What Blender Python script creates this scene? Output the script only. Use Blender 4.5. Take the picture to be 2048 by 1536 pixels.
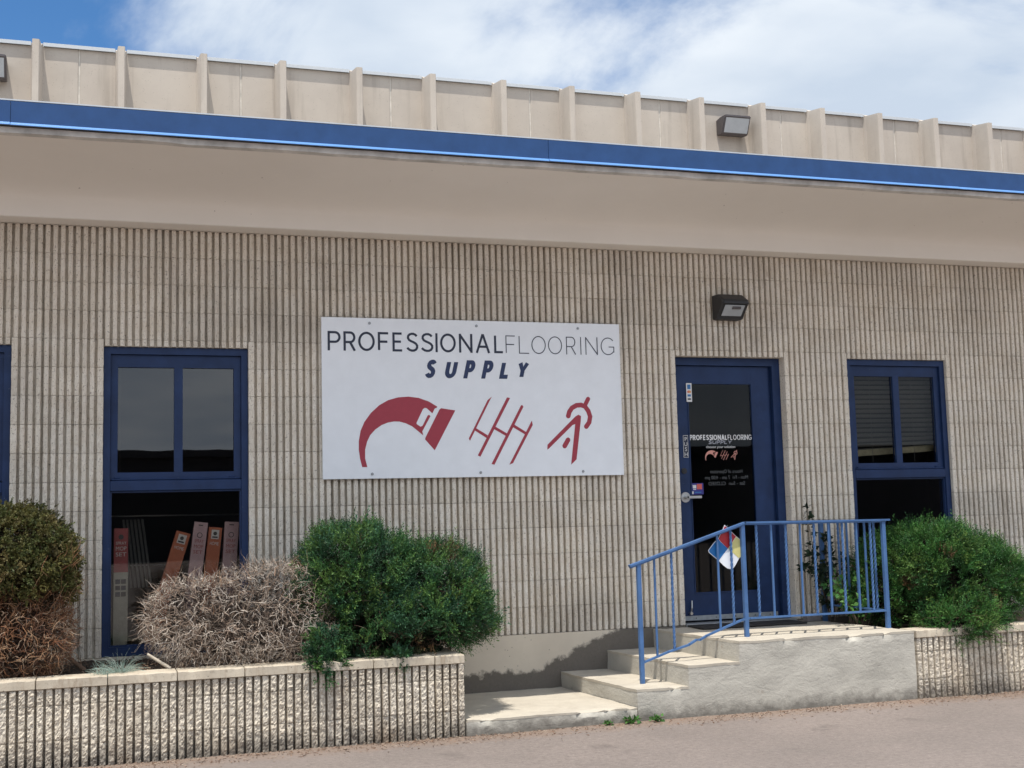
import bpy, bmesh, math, random
import numpy as np
from mathutils import Vector, Matrix, noise

for o in list(bpy.data.objects): bpy.data.objects.remove(o)
scene = bpy.context.scene
COL = scene.collection
R = math.radians

# ------------------------------------------------------------------ camera
def make_camera():
    cd = bpy.data.cameras.new('camera'); cam = bpy.data.objects.new('camera', cd); COL.objects.link(cam)
    yaw, pitch, roll = R(18.3), R(6.03), R(-1.47)
    f = Vector((math.sin(yaw)*math.cos(pitch), math.cos(yaw)*math.cos(pitch), math.sin(pitch)))
    r = Vector((math.cos(yaw), -math.sin(yaw), 0)); u = r.cross(f)
    r2 = math.cos(roll)*r + math.sin(roll)*u; u2 = -math.sin(roll)*r + math.cos(roll)*u
    m = Matrix((( r2.x, u2.x, -f.x, -0.046), (r2.y, u2.y, -f.y, -9.368), (r2.z, u2.z, -f.z, 1.411), (0, 0, 0, 1)))
    cam.matrix_world = m
    cd.sensor_width = 36; cd.lens = 2528/2048*36; cd.clip_end = 2000; cd.clip_start = .05
    scene.camera = cam
make_camera()

# ------------------------------------------------------------------ light
SUN = Vector((-.16, -.25, 1)).normalized()
def make_world():
    w = bpy.data.worlds.new('World'); scene.world = w; w.use_nodes = True
    nt = w.node_tree; N = nt.nodes; L = nt.links; N.clear()
    out = N.new('ShaderNodeOutputWorld')
    sky = N.new('ShaderNodeTexSky'); sky.sky_type = 'NISHITA'; sky.sun_disc = False
    sky.sun_elevation = math.asin(SUN.z); sky.sun_rotation = math.atan2(SUN.x, SUN.y)
    sky.altitude = 1600; sky.air_density = 1.0; sky.dust_density = .6; sky.ozone_density = 2.0
    bs = N.new('ShaderNodeBackground'); bs.inputs[1].default_value = .072
    hs = N.new('ShaderNodeHueSaturation'); hs.inputs['Saturation'].default_value = 1.25
    L.new(sky.outputs[0], hs.inputs['Color']); L.new(hs.outputs[0], bs.inputs[0])
    bc = N.new('ShaderNodeBackground'); bc.inputs[1].default_value = .60
    tc = N.new('ShaderNodeTexCoord'); sep = N.new('ShaderNodeSeparateXYZ'); L.new(tc.outputs['Generated'], sep.inputs[0])
    def math_(op, a, b=None, c=None):
        n = N.new('ShaderNodeMath'); n.operation = op
        for i, v in enumerate((a, b, c)):
            if v is None: continue
            if isinstance(v, (int, float)): n.inputs[i].default_value = v
            else: L.new(v, n.inputs[i])
        return n.outputs[0]
    zc = math_('MAXIMUM', sep.outputs[2], .03); zc = math_('ADD', zc, .12)
    px = math_('DIVIDE', sep.outputs[0], zc); py = math_('DIVIDE', sep.outputs[1], zc)
    cmb = N.new('ShaderNodeCombineXYZ'); L.new(px, cmb.inputs[0]); L.new(py, cmb.inputs[1])
    n1 = N.new('ShaderNodeTexNoise'); n1.noise_dimensions = '4D'
    n1.inputs['W'].default_value = 3.1; n1.inputs['Scale'].default_value = 1.15; n1.inputs['Detail'].default_value = 9
    n1.inputs['Roughness'].default_value = .58; n1.inputs['Distortion'].default_value = .5
    L.new(cmb.outputs[0], n1.inputs['Vector'])
    # mostly cloudy, with one blue gap running overhead from south to north
    gap = math_('MINIMUM', math_('ABSOLUTE', math_('ADD', px, .12)), 2.0)
    south = math_('MINIMUM', math_('MAXIMUM', math_('MULTIPLY', py, -1.0), 0.0), 1.5)
    cov = math_('ADD', math_('MULTIPLY_ADD', gap, .19, n1.outputs[0]), math_('MULTIPLY', south, .20))
    mr = N.new('ShaderNodeMapRange'); mr.interpolation_type = 'SMOOTHSTEP'
    mr.inputs['From Min'].default_value = .51; mr.inputs['From Max'].default_value = .70
    L.new(cov, mr.inputs['Value'])
    n2 = N.new('ShaderNodeTexNoise'); n2.inputs['Scale'].default_value = 1.8; n2.inputs['Detail'].default_value = 6
    L.new(cmb.outputs[0], n2.inputs['Vector'])
    cr = N.new('ShaderNodeValToRGB'); cr.color_ramp.elements[0].color = (.60, .695, .825, 1); cr.color_ramp.elements[1].color = (.84, .905, .98, 1)
    cr.color_ramp.elements[0].position = .35; cr.color_ramp.elements[1].position = .62
    L.new(n2.outputs[0], cr.inputs[0]); L.new(cr.outputs[0], bc.inputs[0])
    # cloud is brighter on the sun's side of the sky, as forward scattering makes it
    dt = N.new('ShaderNodeVectorMath'); dt.operation = 'DOT_PRODUCT'; L.new(tc.outputs['Generated'], dt.inputs[0]); dt.inputs[1].default_value = tuple(SUN)
    d2 = math_('POWER', math_('MAXIMUM', dt.outputs['Value'], 0.0), 2.0)
    L.new(math_('MULTIPLY', math_('MULTIPLY_ADD', d2, .75, .76), .62), bc.inputs[1])
    mx = N.new('ShaderNodeMixShader'); L.new(mr.outputs[0], mx.inputs[0]); L.new(bs.outputs[0], mx.inputs[1]); L.new(bc.outputs[0], mx.inputs[2])
    L.new(mx.outputs[0], out.inputs[0])
make_world()
sd = bpy.data.lights.new('sun', 'SUN'); sd.energy = 2.3; sd.angle = R(.6); sd.color = (1, .94, .84)
so = bpy.data.objects.new('sun', sd); COL.objects.link(so); so.location = (-3, -6, 20)
so.rotation_euler = (-SUN).to_track_quat('-Z', 'Y').to_euler()
vs = scene.view_settings; vs.view_transform = 'Standard'; vs.look = 'None'; vs.exposure = 1.10; vs.gamma = 1; vs.use_curve_mapping = False
scene.cycles.max_bounces = 7; scene.cycles.diffuse_bounces = 4; scene.cycles.glossy_bounces = 3; scene.cycles.transparent_max_bounces = 16

# ------------------------------------------------------------------ materials
class NT:
    def __init__(s, name):
        m = bpy.data.materials.new(name); m.use_nodes = True; s.m = m; s.t = m.node_tree; s.N = s.t.nodes; s.L = s.t.links
        s.b = s.N['Principled BSDF']; s.out = s.N['Material Output']
    def n(s, typ, **kw):
        x = s.N.new(typ)
        for k, v in kw.items():
            if k in x.inputs: s.put(x.inputs[k], v)
            else: setattr(x, k, v)
        return x
    def put(s, sock, v):
        if hasattr(v, 'is_output'): s.L.new(v, sock)
        else: sock.default_value = v
    def noise(s, scale, detail=4, rough=.55, vec=None, dist=0):
        x = s.n('ShaderNodeTexNoise', Scale=scale, Detail=detail, Roughness=rough, Distortion=dist)
        if vec is not None: s.L.new(vec, x.inputs['Vector'])
        return x.outputs[0]
    def pos(s): return s.n('ShaderNodeNewGeometry').outputs['Position']
    def ramp(s, fac, *st):
        r = s.n('ShaderNodeValToRGB'); el = r.color_ramp.elements
        while len(el) < len(st): el.new(.5)
        for e, (p, c) in zip(el, st):
            e.position = p; e.color = (c, c, c, 1) if isinstance(c, (int, float)) else (*c, 1)
        s.L.new(fac, r.inputs[0]); return r.outputs[0]
    def mix(s, fac, a, b, mode='MIX'):
        x = s.n('ShaderNodeMix'); x.data_type = 'RGBA'; x.blend_type = mode
        s.put(x.inputs[0], fac)
        for i, v in ((6, a), (7, b)):
            s.put(x.inputs[i], (*v, 1) if isinstance(v, tuple) and len(v) == 3 else v)
        return x.outputs[2]
    def math(s, op, a, b=0.0, c=None):
        x = s.n('ShaderNodeMath'); x.operation = op
        s.put(x.inputs[0], a); s.put(x.inputs[1], b)
        if c is not None: s.put(x.inputs[2], c)
        return x.outputs[0]
    def color(s, c): s.put(s.b.inputs['Base Color'], (*c, 1) if isinstance(c, tuple) else c)
    def bump(s, h, strength=.3, dist=.01):
        b = s.n('ShaderNodeBump', Strength=strength, Distance=dist); s.L.new(h, b.inputs['Height']); s.L.new(b.outputs[0], s.b.inputs['Normal'])
    def rough(s, v): s.put(s.b.inputs['Roughness'], v)

def plain(name, col, rough=.6, metal=0, var=.12, scale=30, spec=.5, bump=0):
    t = NT(name); p = t.pos()
    n = t.noise(scale, 5, .6, p)
    t.color(t.mix(t.ramp(n, (.3, 0), (.7, 1)), tuple(c*(1-var) for c in col), tuple(min(1, c*(1+var)) for c in col)))
    t.rough(rough); t.b.inputs['Metallic'].default_value = metal; t.b.inputs['Specular IOR Level'].default_value = spec
    if bump: t.bump(t.noise(scale*3, 4, .6, p), bump, .004)
    return t.m

def block_mat(name, base, dirt):
    t = NT(name); p = t.pos()
    oi = t.n('ShaderNodeObjectInfo')
    tone = t.math('MULTIPLY_ADD', oi.outputs['Random'], .10, .90)
    c = t.mix(t.ramp(t.noise(5, 4, .6, p), (.35, 0), (.68, 1)), base, tuple(x*y for x, y in zip(base, (.90, .87, .83))))
    big = t.ramp(t.noise(.9, 5, .62, p), (.52, 0), (.68, 1))
    c = t.mix(t.math('MULTIPLY', big, dirt), c, (.36, .32, .275))            # weather stains
    mv = t.n('ShaderNodeMapping'); mv.inputs['Scale'].default_value = (7, 7, .55); t.L.new(p, mv.inputs[0])
    run = t.ramp(t.noise(1.0, 6, .68, mv.outputs[0]), (.54, 0), (.70, 1))                # rain streaks
    c = t.mix(t.math('MULTIPLY', run, .42), c, (.40, .335, .27))
    pit = t.ramp(t.noise(62, 4, .8, p), (.36, 1), (.43, 0))
    if name == 'planter_block':
        pit = t.math('MAXIMUM', pit, t.ramp(t.noise(38, 6, .85, p), (.40, 1), (.46, 0)))
    c = t.mix(t.math('MULTIPLY', pit, .8), c, (.21, .175, .14) if name == 'wall_block' else (.15, .12, .095))
    agg = t.ramp(t.noise(160, 2, .6, p), (.6, 0), (.72, 1))
    c = t.mix(t.math('MULTIPLY', agg, .35), c, (.68, .63, .55))
    if name == 'planter_block':
        sp = t.n('ShaderNodeSeparateXYZ'); t.L.new(p, sp.inputs[0])
        low = t.math('MULTIPLY_ADD', t.noise(9, 5, .65, p), .34, t.math('MULTIPLY', sp.outputs[2], -1))
        c = t.mix(t.math('MULTIPLY', t.ramp(low, (.02, 0), (.16, 1)), .75), c, (.085, .075, .068))  # splash-back grime
        rust = t.math('MULTIPLY', t.ramp(t.noise(3.2, 4, .6, p), (.55, 0), (.7, 1)), .3)
        c = t.mix(rust, c, (.30, .20, .12))
    x = t.n('ShaderNodeVectorMath', operation='SCALE'); t.L.new(c, x.inputs[0]); t.L.new(tone, x.inputs['Scale'])
    t.color(x.outputs[0]); t.rough(.95); t.b.inputs['Specular IOR Level'].default_value = .2
    t.bump(t.math('ADD', t.noise(70, 4, .65, p), t.math('MULTIPLY', t.noise(210, 2, .6, p), .4)), .85, .007)
    return t.m

def concrete(name, base, dark, scale=3, bump=.25, pits=True, bd=.004):
    t = NT(name); p = t.pos()
    c = t.mix(t.ramp(t.noise(scale, 7, .65, p), (.35, 0), (.68, 1)), base, dark)
    if pits:
        v = t.n('ShaderNodeTexVoronoi', Scale=34.0); t.L.new(p, v.inputs['Vector'])
        sel = t.math('GREATER_THAN', t.noise(11, 2, .5, p), .53)
        pt = t.math('MULTIPLY', t.ramp(v.outputs['Distance'], (.10, 1), (.16, 0)), sel)
        c = t.mix(t.math('MULTIPLY', pt, .75), c, tuple(x*.28 for x in dark))
    t.color(c); t.rough(.9); t.b.inputs['Specular IOR Level'].default_value = .25
    t.bump(t.math('ADD', t.noise(24, 5, .6, p), t.math('MULTIPLY', t.noise(150, 3, .6, p), .35)), bump, bd)
    return t, c, p

M = {}
M['block'] = block_mat('wall_block', (.85, .785, .69), .36)
M['pblock'] = block_mat('planter_block', (.72, .655, .555), .35)
M['mortar'] = plain('mortar', (.30, .265, .215), .95, spec=.2, bump=.4)
def cap_mat():
    t, c, p = concrete('planter_cap', (.56, .495, .40), (.44, .38, .30), 6, .5)
    mv = t.n('ShaderNodeMapping'); mv.inputs['Scale'].default_value = (9, 9, 2); t.L.new(p, mv.inputs[0])
    r_ = t.ramp(t.noise(1.4, 6, .7, mv.outputs[0]), (.54, 0), (.68, 1)); c = t.mix(t.math('MULTIPLY', r_, .6), c, (.27, .19, .125))
    d_ = t.ramp(t.noise(30, 5, .8, p), (.34, 1), (.44, 0)); c = t.mix(t.math('MULTIPLY', d_, .5), c, (.19, .155, .12))
    t.color(c); return t.m
M['cap'] = cap_mat()
def found_mat():
    t, c, p = concrete('foundation', (.66, .585, .48), (.58, .51, .42), 2.5, .25)
    sp = t.n('ShaderNodeSeparateXYZ'); t.L.new(p, sp.inputs[0])
    # damp grime splashed up the footing above the slab and above each step
    st = t.math('MULTIPLY', t.math('MAXIMUM', t.math('SUBTRACT', sp.outputs[0], 3.18), 0.0), .42)
    h = t.math('SUBTRACT', sp.outputs[2], st)
    h = t.math('MULTIPLY_ADD', t.noise(7, 6, .72, p), -.24, h)
    c2 = t.mix(t.math('MULTIPLY', t.ramp(h, (.10, 1), (.135, 0)), .85), c, t.mix(t.noise(60, 4, .7, p), (.035, .03, .027), (.11, .095, .085)))
    t.color(c2); return t.m
M['foundation'] = found_mat()
def stair_mat():
    t, c, p = concrete('stair_plaster', (.52, .495, .44), (.42, .40, .355), 3.2, .7, False, .006)
    mp = t.n('ShaderNodeMapping'); mp.inputs['Scale'].default_value = (3, 3, 5.5); t.L.new(p, mp.inputs[0])
    tro = t.noise(2.4, 6, .7, mp.outputs[0], .6)
    c = t.mix(t.math('MULTIPLY', t.ramp(tro, (.62, 0), (.72, 1)), .4), c, (.26, .235, .2))
    br = t.ramp(t.noise(6, 7, .72, p), (.62, 0), (.68, 1))
    c = t.mix(t.math('MULTIPLY', br, .45), c, (.30, .235, .18))                 # spalled brown patches
    ms = t.n('ShaderNodeMapping'); ms.inputs['Scale'].default_value = (5, 5, 26); ms.inputs['Rotation'].default_value = (0, .12, 0); t.L.new(p, ms.inputs[0])
    c = t.mix(t.math('MULTIPLY', t.ramp(t.noise(2.2, 8, .75, ms.outputs[0], .4), (.64, 0), (.70, 1)), .6), c, (.17, .15, .13))   # trowel drags
    sp = t.n('ShaderNodeSeparateXYZ'); t.L.new(p, sp.inputs[0])
    low = t.math('MULTIPLY_ADD', t.noise(12, 6, .7, p), .20, t.math('MULTIPLY', sp.outputs[2], -1))
    c = t.mix(t.math('MULTIPLY', t.ramp(low, (.0, 0), (.09, 1)), .7), c, (.075, .068, .06))
    t.color(c)
    t.bump(t.math('ADD', tro, t.math('MULTIPLY', t.noise(45, 5, .65, p), .6)), .6, .010)
    return t.m
M['stair'] = stair_mat()
def tread_mat():
    t, c, p = concrete('stair_tread', (.51, .465, .39), (.43, .39, .33), 5, .35, False)
    st = t.ramp(t.noise(2.6, 7, .7, p), (.56, 0), (.70, 1)); c = t.mix(t.math('MULTIPLY', st, .5), c, (.30, .26, .21))
    sp = t.ramp(t.noise(48, 4, .8, p), (.30, 1), (.40, 0)); c = t.mix(t.math('MULTIPLY', sp, .55), c, (.20, .17, .135))
    t.color(c); return t.m
M['tread'] = tread_mat()
def panel_mat():
    t, c, p = concrete('precast_panel', (.55, .495, .435), (.47, .42, .37), 1.1, .15)
    mp = t.n('ShaderNodeMapping'); mp.inputs['Scale'].default_value = (5, 5, .35); t.L.new(p, mp.inputs[0])
    c = t.mix(t.math('MULTIPLY', t.ramp(t.noise(1.2, 4, .6, mp.outputs[0]), (.56, 0), (.72, 1)), .35), c, (.27, .235, .2))
    t.color(c); return t.m
M['panel'] = panel_mat()
M['coping'] = plain('white_coping', (.55, .58, .61), .4, 0, .05)
def soffit_mat():
    t = NT('soffit_plaster'); p = t.pos()
    c = t.mix(t.ramp(t.noise(1.6, 5, .6, p), (.35, 0), (.7, 1)), (.89, .85, .79), (.86, .82, .76))
    spot = t.ramp(t.noise(26, 2, .5, p), (.755, 0), (.79, 1)); c = t.mix(t.math('MULTIPLY', spot, .6), c, (.16, .14, .12))
    t.color(c); t.rough(.8); t.b.inputs['Specular IOR Level'].default_value = .25; t.bump(t.noise(60, 3, .6, p), .1, .003); return t.m
M['soffit'] = soffit_mat()
M['eave'] = plain('weathered_eave', (.60, .58, .55), .9, 0, .3, 6)
def paint(name, col, rough, var=.1, chip=0, cc=(.30, .32, .35)):
    t = NT(name); p = t.pos()
    c = t.mix(t.ramp(t.noise(7, 5, .6, p), (.3, 0), (.7, 1)), tuple(x*(1-var) for x in col), tuple(x*(1+var) for x in col))
    if chip:
        ch = t.ramp(t.noise(38, 4, .7, p), (.69, 0), (.72, 1)); c = t.mix(t.math('MULTIPLY', ch, chip), c, cc)
    t.color(c); t.rough(rough); t.b.inputs['Specular IOR Level'].default_value = .28; t.bump(t.noise(90, 3, .6, p), .08, .002); return t.m
M['navy'] = paint('navy_paint', (.015, .035, .103), .45, .2, .35)
M['railblue'] = paint('rail_blue_paint', (.068, .148, .325), .45, .2, .85, (.12, .075, .05))
M['fascia'] = paint('blue_metal_fascia', (.026, .075, .205), .4, .12)
M['trim'] = paint('drip_painted_highlight', (.12, .27, .58), .35, .05)  # paler than the fascia: the flange's sun highlight is put into the paint
M['white'] = plain('sign_white', (.84, .87, .92), .35, 0, .03, 8)
M['red'] = plain('sign_red', (.36, .035, .06), .4, 0, .05)
M['ink'] = plain('sign_navy_ink', (.012, .018, .045), .4, 0, .05)
M['navyink'] = plain('sign_blue_ink', (.014, .03, .10), .4, 0, .05)
M['black'] = plain('black_lamp_metal', (.022, .023, .027), .5, 0, .2)
M['bronze'] = plain('bronze_lamp_metal', (.09, .08, .085), .5, 0, .2)
M['steel'] = plain('brushed_steel', (.55, .55, .55), .32, .9, .08)
M['galv'] = plain('galvanised', (.36, .38, .40), .5, .6, .2)
M['landshade'] = plain('painted_landing_shade', (.045, .042, .042), .9, 0, .3, 60, .2, .5)  # near-black colour of the strip that imitates shade on the landing
M['caulk'] = plain('joint_sealant', (.60, .56, .50), .8, 0, .2, 12)
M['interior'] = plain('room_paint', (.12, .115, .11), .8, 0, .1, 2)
M['roof'] = plain('roof_gravel', (.35, .33, .30), .95, 0, .2, 12)
M['tan'] = plain('tan_vinyl', (.36, .30, .19), .7, 0, .15)
M['slat'] = plain('blind_slat', (.22, .21, .18), .5, 0, .08)
M['blindbar'] = plain('blind_bar', (.40, .34, .20), .6, 0, .2, 20)
M['opposite'] = plain('dark_siding', (.035, .033, .036), .9, 0, .15, 1)
def lens_mat():
    t = NT('lamp_lens'); p = t.pos(); t.color(t.mix(t.noise(9, 3, .5, p), (.38, .41, .44), (.52, .55, .58))); t.rough(.18); return t.m
M['lens'] = lens_mat()
def glass(name, ior, tint, rough):
    t = NT(name); N = t.N; N.remove(t.b)
    tr = t.n('ShaderNodeBsdfTransparent'); tr.inputs[0].default_value = (*tint, 1)
    gl = t.n('ShaderNodeBsdfGlossy'); gl.inputs['Roughness'].default_value = rough
    nz = t.noise(2.2, 2, .5, t.pos()); bp = t.n('ShaderNodeBump', Strength=.012, Distance=.02); t.L.new(nz, bp.inputs['Height']); t.L.new(bp.outputs[0], gl.inputs['Normal'])
    fr = t.n('ShaderNodeFresnel', IOR=ior); mx = t.n('ShaderNodeMixShader')
    t.L.new(fr.outputs[0], mx.inputs[0]); t.L.new(tr.outputs[0], mx.inputs[1]); t.L.new(gl.outputs[0], mx.inputs[2]); t.L.new(mx.outputs[0], t.out.inputs[0])
    return t.m
M['glass'] = glass('window_glass', 1.5, (.90, .91, .91), .01)
M['dim'] = glass('dim_glass', 1.30, (.80, .81, .82), .01)
M['film'] = glass('filmed_glass', 1.95, (.42, .43, .45), .008)
def foliage_mat(name, rough=.55, trans=.22):
    t = NT(name); a = t.n('ShaderNodeAttribute'); a.attribute_name = 'Col'
    t.color(a.outputs[0]); t.rough(rough); t.b.inputs['Specular IOR Level'].default_value = .3
    if trans:
        tl = t.n('ShaderNodeBsdfTranslucent'); t.L.new(a.outputs[0], tl.inputs[0]); mx = t.n('ShaderNodeMixShader'); mx.inputs[0].default_value = trans
        t.L.new(t.b.outputs[0], mx.inputs[1]); t.L.new(tl.outputs[0], mx.inputs[2]); t.L.new(mx.outputs[0], t.out.inputs[0])
    return t.m
M['leaf'] = foliage_mat('foliage'); M['twig'] = foliage_mat('twigs', .8, 0)
M['bark'] = plain('bark', (.12, .09, .07), .9, 0, .3, 40, .2, .5)
def soil_mat():
    t = NT('soil'); p = t.pos(); c = t.mix(t.noise(30, 6, .7, p), (.025, .018, .014), (.10, .075, .055)); t.color(c); t.rough(1); t.bump(t.noise(45, 6, .7, p), 1, .03); return t.m
M['soil'] = soil_mat()
def asphalt_mat():
    t = NT('asphalt'); p = t.pos()
    c = t.mix(t.ramp(t.noise(.7, 6, .6, p), (.35, 0), (.7, 1)), (.268, .226, .206), (.205, .176, .162))
    cl = t.noise(26, 7, .85, p); c = t.mix(t.math('MULTIPLY', t.ramp(cl, (.36, 1), (.52, 0)), .5), c, (.12, .097, .088)); c = t.mix(t.math('MULTIPLY', t.ramp(cl, (.56, 0), (.68, 1)), .45), c, (.42, .36, .325))
    g = t.noise(110, 4, .8, p); c = t.mix(t.math('MULTIPLY', t.ramp(g, (.58, 0), (.72, 1)), .7), c, (.50, .43, .38))
    c = t.mix(t.math('MULTIPLY', t.ramp(t.noise(75, 4, .8, p), (.30, 1), (.43, 0)), .7), c, (.10, .08, .072))
    st = t.ramp(t.noise(1.9, 5, .65, p), (.62, 0), (.74, 1)); c = t.mix(t.math('MULTIPLY', st, .65), c, (.115, .097, .09))
    sp = t.n('ShaderNodeSeparateXYZ'); t.L.new(p, sp.inputs[0])
    dirt = t.math('MULTIPLY_ADD', t.noise(3.5, 6, .7, p), .55, sp.outputs[1])             # swept dirt along the wall foot
    c = t.mix(t.math('MULTIPLY', t.ramp(t.math('ADD', dirt, 2.0), (.72, 0), (1.0, 1)), .6), c, t.mix(t.noise(80, 4, .7, p), (.16, .10, .07), (.36, .26, .19)))
    t.color(c); t.rough(.92); t.b.inputs['Specular IOR Level'].default_value = .25
    t.bump(t.math('ADD', t.noise(95, 4, .7, p), t.math('MULTIPLY', t.noise(260, 2, .6, p), .6)), .9, .008); return t.m
M['asphalt'] = asphalt_mat()

# ------------------------------------------------------------------ helpers
W = {}
def place(o, parent=None, w=(0, 0, 0)):
    COL.objects.link(o); W[o.name] = Vector(w)
    if parent is not None: o.parent = parent; o.location = Vector(w) - W[parent.name]
    else: o.location = w
    return o
def tag(o, label, cat, group=None):
    o['label'] = label; o['category'] = cat
    if group: o['group'] = group
    return o
def thing(name, loc, label, cat, group=None):
    return tag(place(bpy.data.objects.new(name, None), None, loc), label, cat, group)
def me_from(name, verts, faces, mat, smooth=False):
    me = bpy.data.meshes.new(name); me.from_pydata([tuple(v) for v in verts], [], faces); me.update()
    if mat is not None: me.materials.append(M[mat] if isinstance(mat, str) else mat)
    if smooth: me.polygons.foreach_set('use_smooth', [True]*len(me.polygons))
    return me
def obj(name, verts, faces, mat, parent=None, smooth=False, kind=None, part=None):
    V = np.array([tuple(v) for v in verts], float); c = Vector(((V[:, 0].min()+V[:, 0].max())/2, (V[:, 1].min()+V[:, 1].max())/2, V[:, 2].min()))
    me = me_from(name, V - np.array(c), faces, mat, smooth)
    o = place(bpy.data.objects.new(name, me), parent, c)
    if kind: o['kind'] = kind
    return o
def boxg(x0, x1, y0, y1, z0, z1):
    v = [(x0, y0, z0), (x1, y0, z0), (x1, y1, z0), (x0, y1, z0), (x0, y0, z1), (x1, y0, z1), (x1, y1, z1), (x0, y1, z1)]
    return v, [(3, 2, 1, 0), (4, 5, 6, 7), (0, 1, 5, 4), (1, 2, 6, 5), (2, 3, 7, 6), (3, 0, 4, 7)]
def merge(*gs):
    V, F = [], []
    for v, f in gs:
        n = len(V); V += list(v); F += [tuple(i+n for i in q) for q in f]
    return V, F
def bevel_mesh(me, w, seg=1):
    bm = bmesh.new(); bm.from_mesh(me); bmesh.ops.bevel(bm, geom=bm.edges[:], offset=w, segments=seg, affect='EDGES', clamp_overlap=True); bm.to_mesh(me); bm.free()
def box(name, x0, x1, y0, y1, z0, z1, mat, parent=None, bev=0, kind=None):
    o = obj(name, *boxg(x0, x1, y0, y1, z0, z1), mat, parent, kind=kind)
    if bev: bevel_mesh(o.data, bev)
    return o
def bar(p, q, w, h, up=(0, 0, 1)):
    p, q = Vector(p), Vector(q); d = (q-p).normalized(); s = d.cross(Vector(up))
    s = s.normalized() if s.length > 1e-6 else Vector((1, 0, 0)); t = s.cross(d)
    v = [b + s*a*w/2 + t*c*h/2 for b in (p, q) for a, c in ((-1, -1), (1, -1), (1, 1), (-1, 1))]
    return v, [(0, 1, 2, 3), (7, 6, 5, 4), (0, 4, 5, 1), (1, 5, 6, 2), (2, 6, 7, 3), (3, 7, 4, 0)]
def tube(pts, rad, n=8):
    pts = [Vector(p) for p in pts]; V, F = [], []
    rad = [rad]*len(pts) if isinstance(rad, (int, float)) else rad
    for i, p in enumerate(pts):
        d = (pts[min(i+1, len(pts)-1)] - pts[max(i-1, 0)]).normalized()
        a = d.orthogonal().normalized() if i == 0 else (a - d*a.dot(d)).normalized()
        b = d.cross(a)
        V += [p + (a*math.cos(2*math.pi*k/n) + b*math.sin(2*math.pi*k/n))*rad[i] for k in range(n)]
        if i: F += [((i-1)*n+k, (i-1)*n+(k+1) % n, i*n+(k+1) % n, i*n+k) for k in range(n)]
    F += [tuple(range(n-1, -1, -1)), tuple(range(len(V)-n, len(V)))]
    return V, F
def extrude_x(prof, x0, x1):            # closed (y,z) profile
    n = len(prof); V = [(x0, y, z) for y, z in prof] + [(x1, y, z) for y, z in prof]
    F = [(i, (i+1) % n, n+(i+1) % n, n+i) for i in range(n)] + [tuple(range(n-1, -1, -1)), tuple(range(n, 2*n))]
    return V, F
def fix_normals(me):
    bm = bmesh.new(); bm.from_mesh(me); bmesh.ops.recalc_face_normals(bm, faces=bm.faces[:]); bm.to_mesh(me); bm.free()
def plate(name, poly, y, th, mat, parent):       # flat printed/cut shape on the wall plane, (x,z) outline
    n = len(poly); V = [(x, y, z) for x, z in poly] + [(x, y+th, z) for x, z in poly]
    F = [tuple(range(n)), tuple(range(2*n-1, n-1, -1))] + [(i, n+i, n+(i+1) % n, (i+1) % n) for i in range(n)]
    o = obj(name, V, F, mat, parent); fix_normals(o.data)
    bm = bmesh.new(); bm.from_mesh(o.data); bmesh.ops.triangulate(bm, faces=[f for f in bm.faces if len(f.verts) > 4]); bm.to_mesh(o.data); bm.free()
    return o
def ribbon(pts, w, closed=False):
    P = [Vector(p) for p in pts]; n = len(P); A, B = [], []
    for i in range(n):
        d0 = (P[i]-P[i-1]).normalized() if (i or closed) else None
        d1 = (P[(i+1) % n]-P[i]).normalized() if (i < n-1 or closed) else None
        d0 = d0 or d1; d1 = d1 or d0
        n0, n1 = Vector((-d0.y, d0.x)), Vector((-d1.y, d1.x)); m = (n0+n1); m = m.normalized() if m.length > 1e-6 else n0
        k = min(1/max(m.dot(n0), .2), 2.0)
        A.append(P[i]+m*w/2*k); B.append(P[i]-m*w/2*k)
    Q = []
    for i in range(n if closed else n-1):
        j = (i+1) % n; Q.append((A[i], B[i], B[j], A[j]))
    return Q
def arc(cx, cy, rx, ry, a0, a1, n=14): return [(cx+rx*math.cos(R(a0+(a1-a0)*i/n)), cy+ry*math.sin(R(a0+(a1-a0)*i/n))) for i in range(n+1)]
Sp = [(.60, .86), (.52, .95), (.40, 1), (.27, 1), (.14, .955), (.06, .86), (.05, .74), (.12, .63), (.25, .56), (.40, .50), (.54, .42), (.62, .31), (.62, .18), (.55, .07), (.43, .01), (.29, 0), (.15, .04), (.05, .11), (0, .17)]
GLY = {'P': [[(0, 0), (0, 1)], [(0, 1)]+arc(.38, .72, .27, .28, 90, -90, 12)+[(0, .44)]],
 'R': [[(0, 0), (0, 1)], [(0, 1)]+arc(.38, .72, .27, .28, 90, -90, 12)+[(0, .44)], [(.36, .44), (.68, 0)]],
 'O': [arc(.5, .5, .5, .5, 0, 349, 31)], 'F': [[(0, 0), (0, 1), (.6, 1)], [(0, .5), (.54, .5)]],
 'E': [[(.6, 0), (0, 0), (0, 1), (.58, 1)], [(0, .52), (.52, .52)]], 'S': [Sp], 'I': [[(0, 0), (0, 1)]],
 'N': [[(0, 0), (0, 1)], [(0, 1), (.66, 0)], [(.66, 0), (.66, 1)]], 'A': [[(0, 0), (.4, 1)], [(.13, .31), (.67, .31)], [(.8, 0), (.4, 1)]],
 'L': [[(0, 1), (0, 0), (.55, 0)]], 'U': [[(0, 1)]+arc(.33, .33, .33, .33, 180, 360, 12)+[(.66, 1)]],
 'Y': [[(0, 1), (.35, .45), (.7, 1)], [(.35, .46), (.35, 0)]],
 'G': [arc(.5, .5, .5, .5, 42, 318, 24)+[(.92, .16), (.92, .46), (.55, .46)]]}
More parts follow.
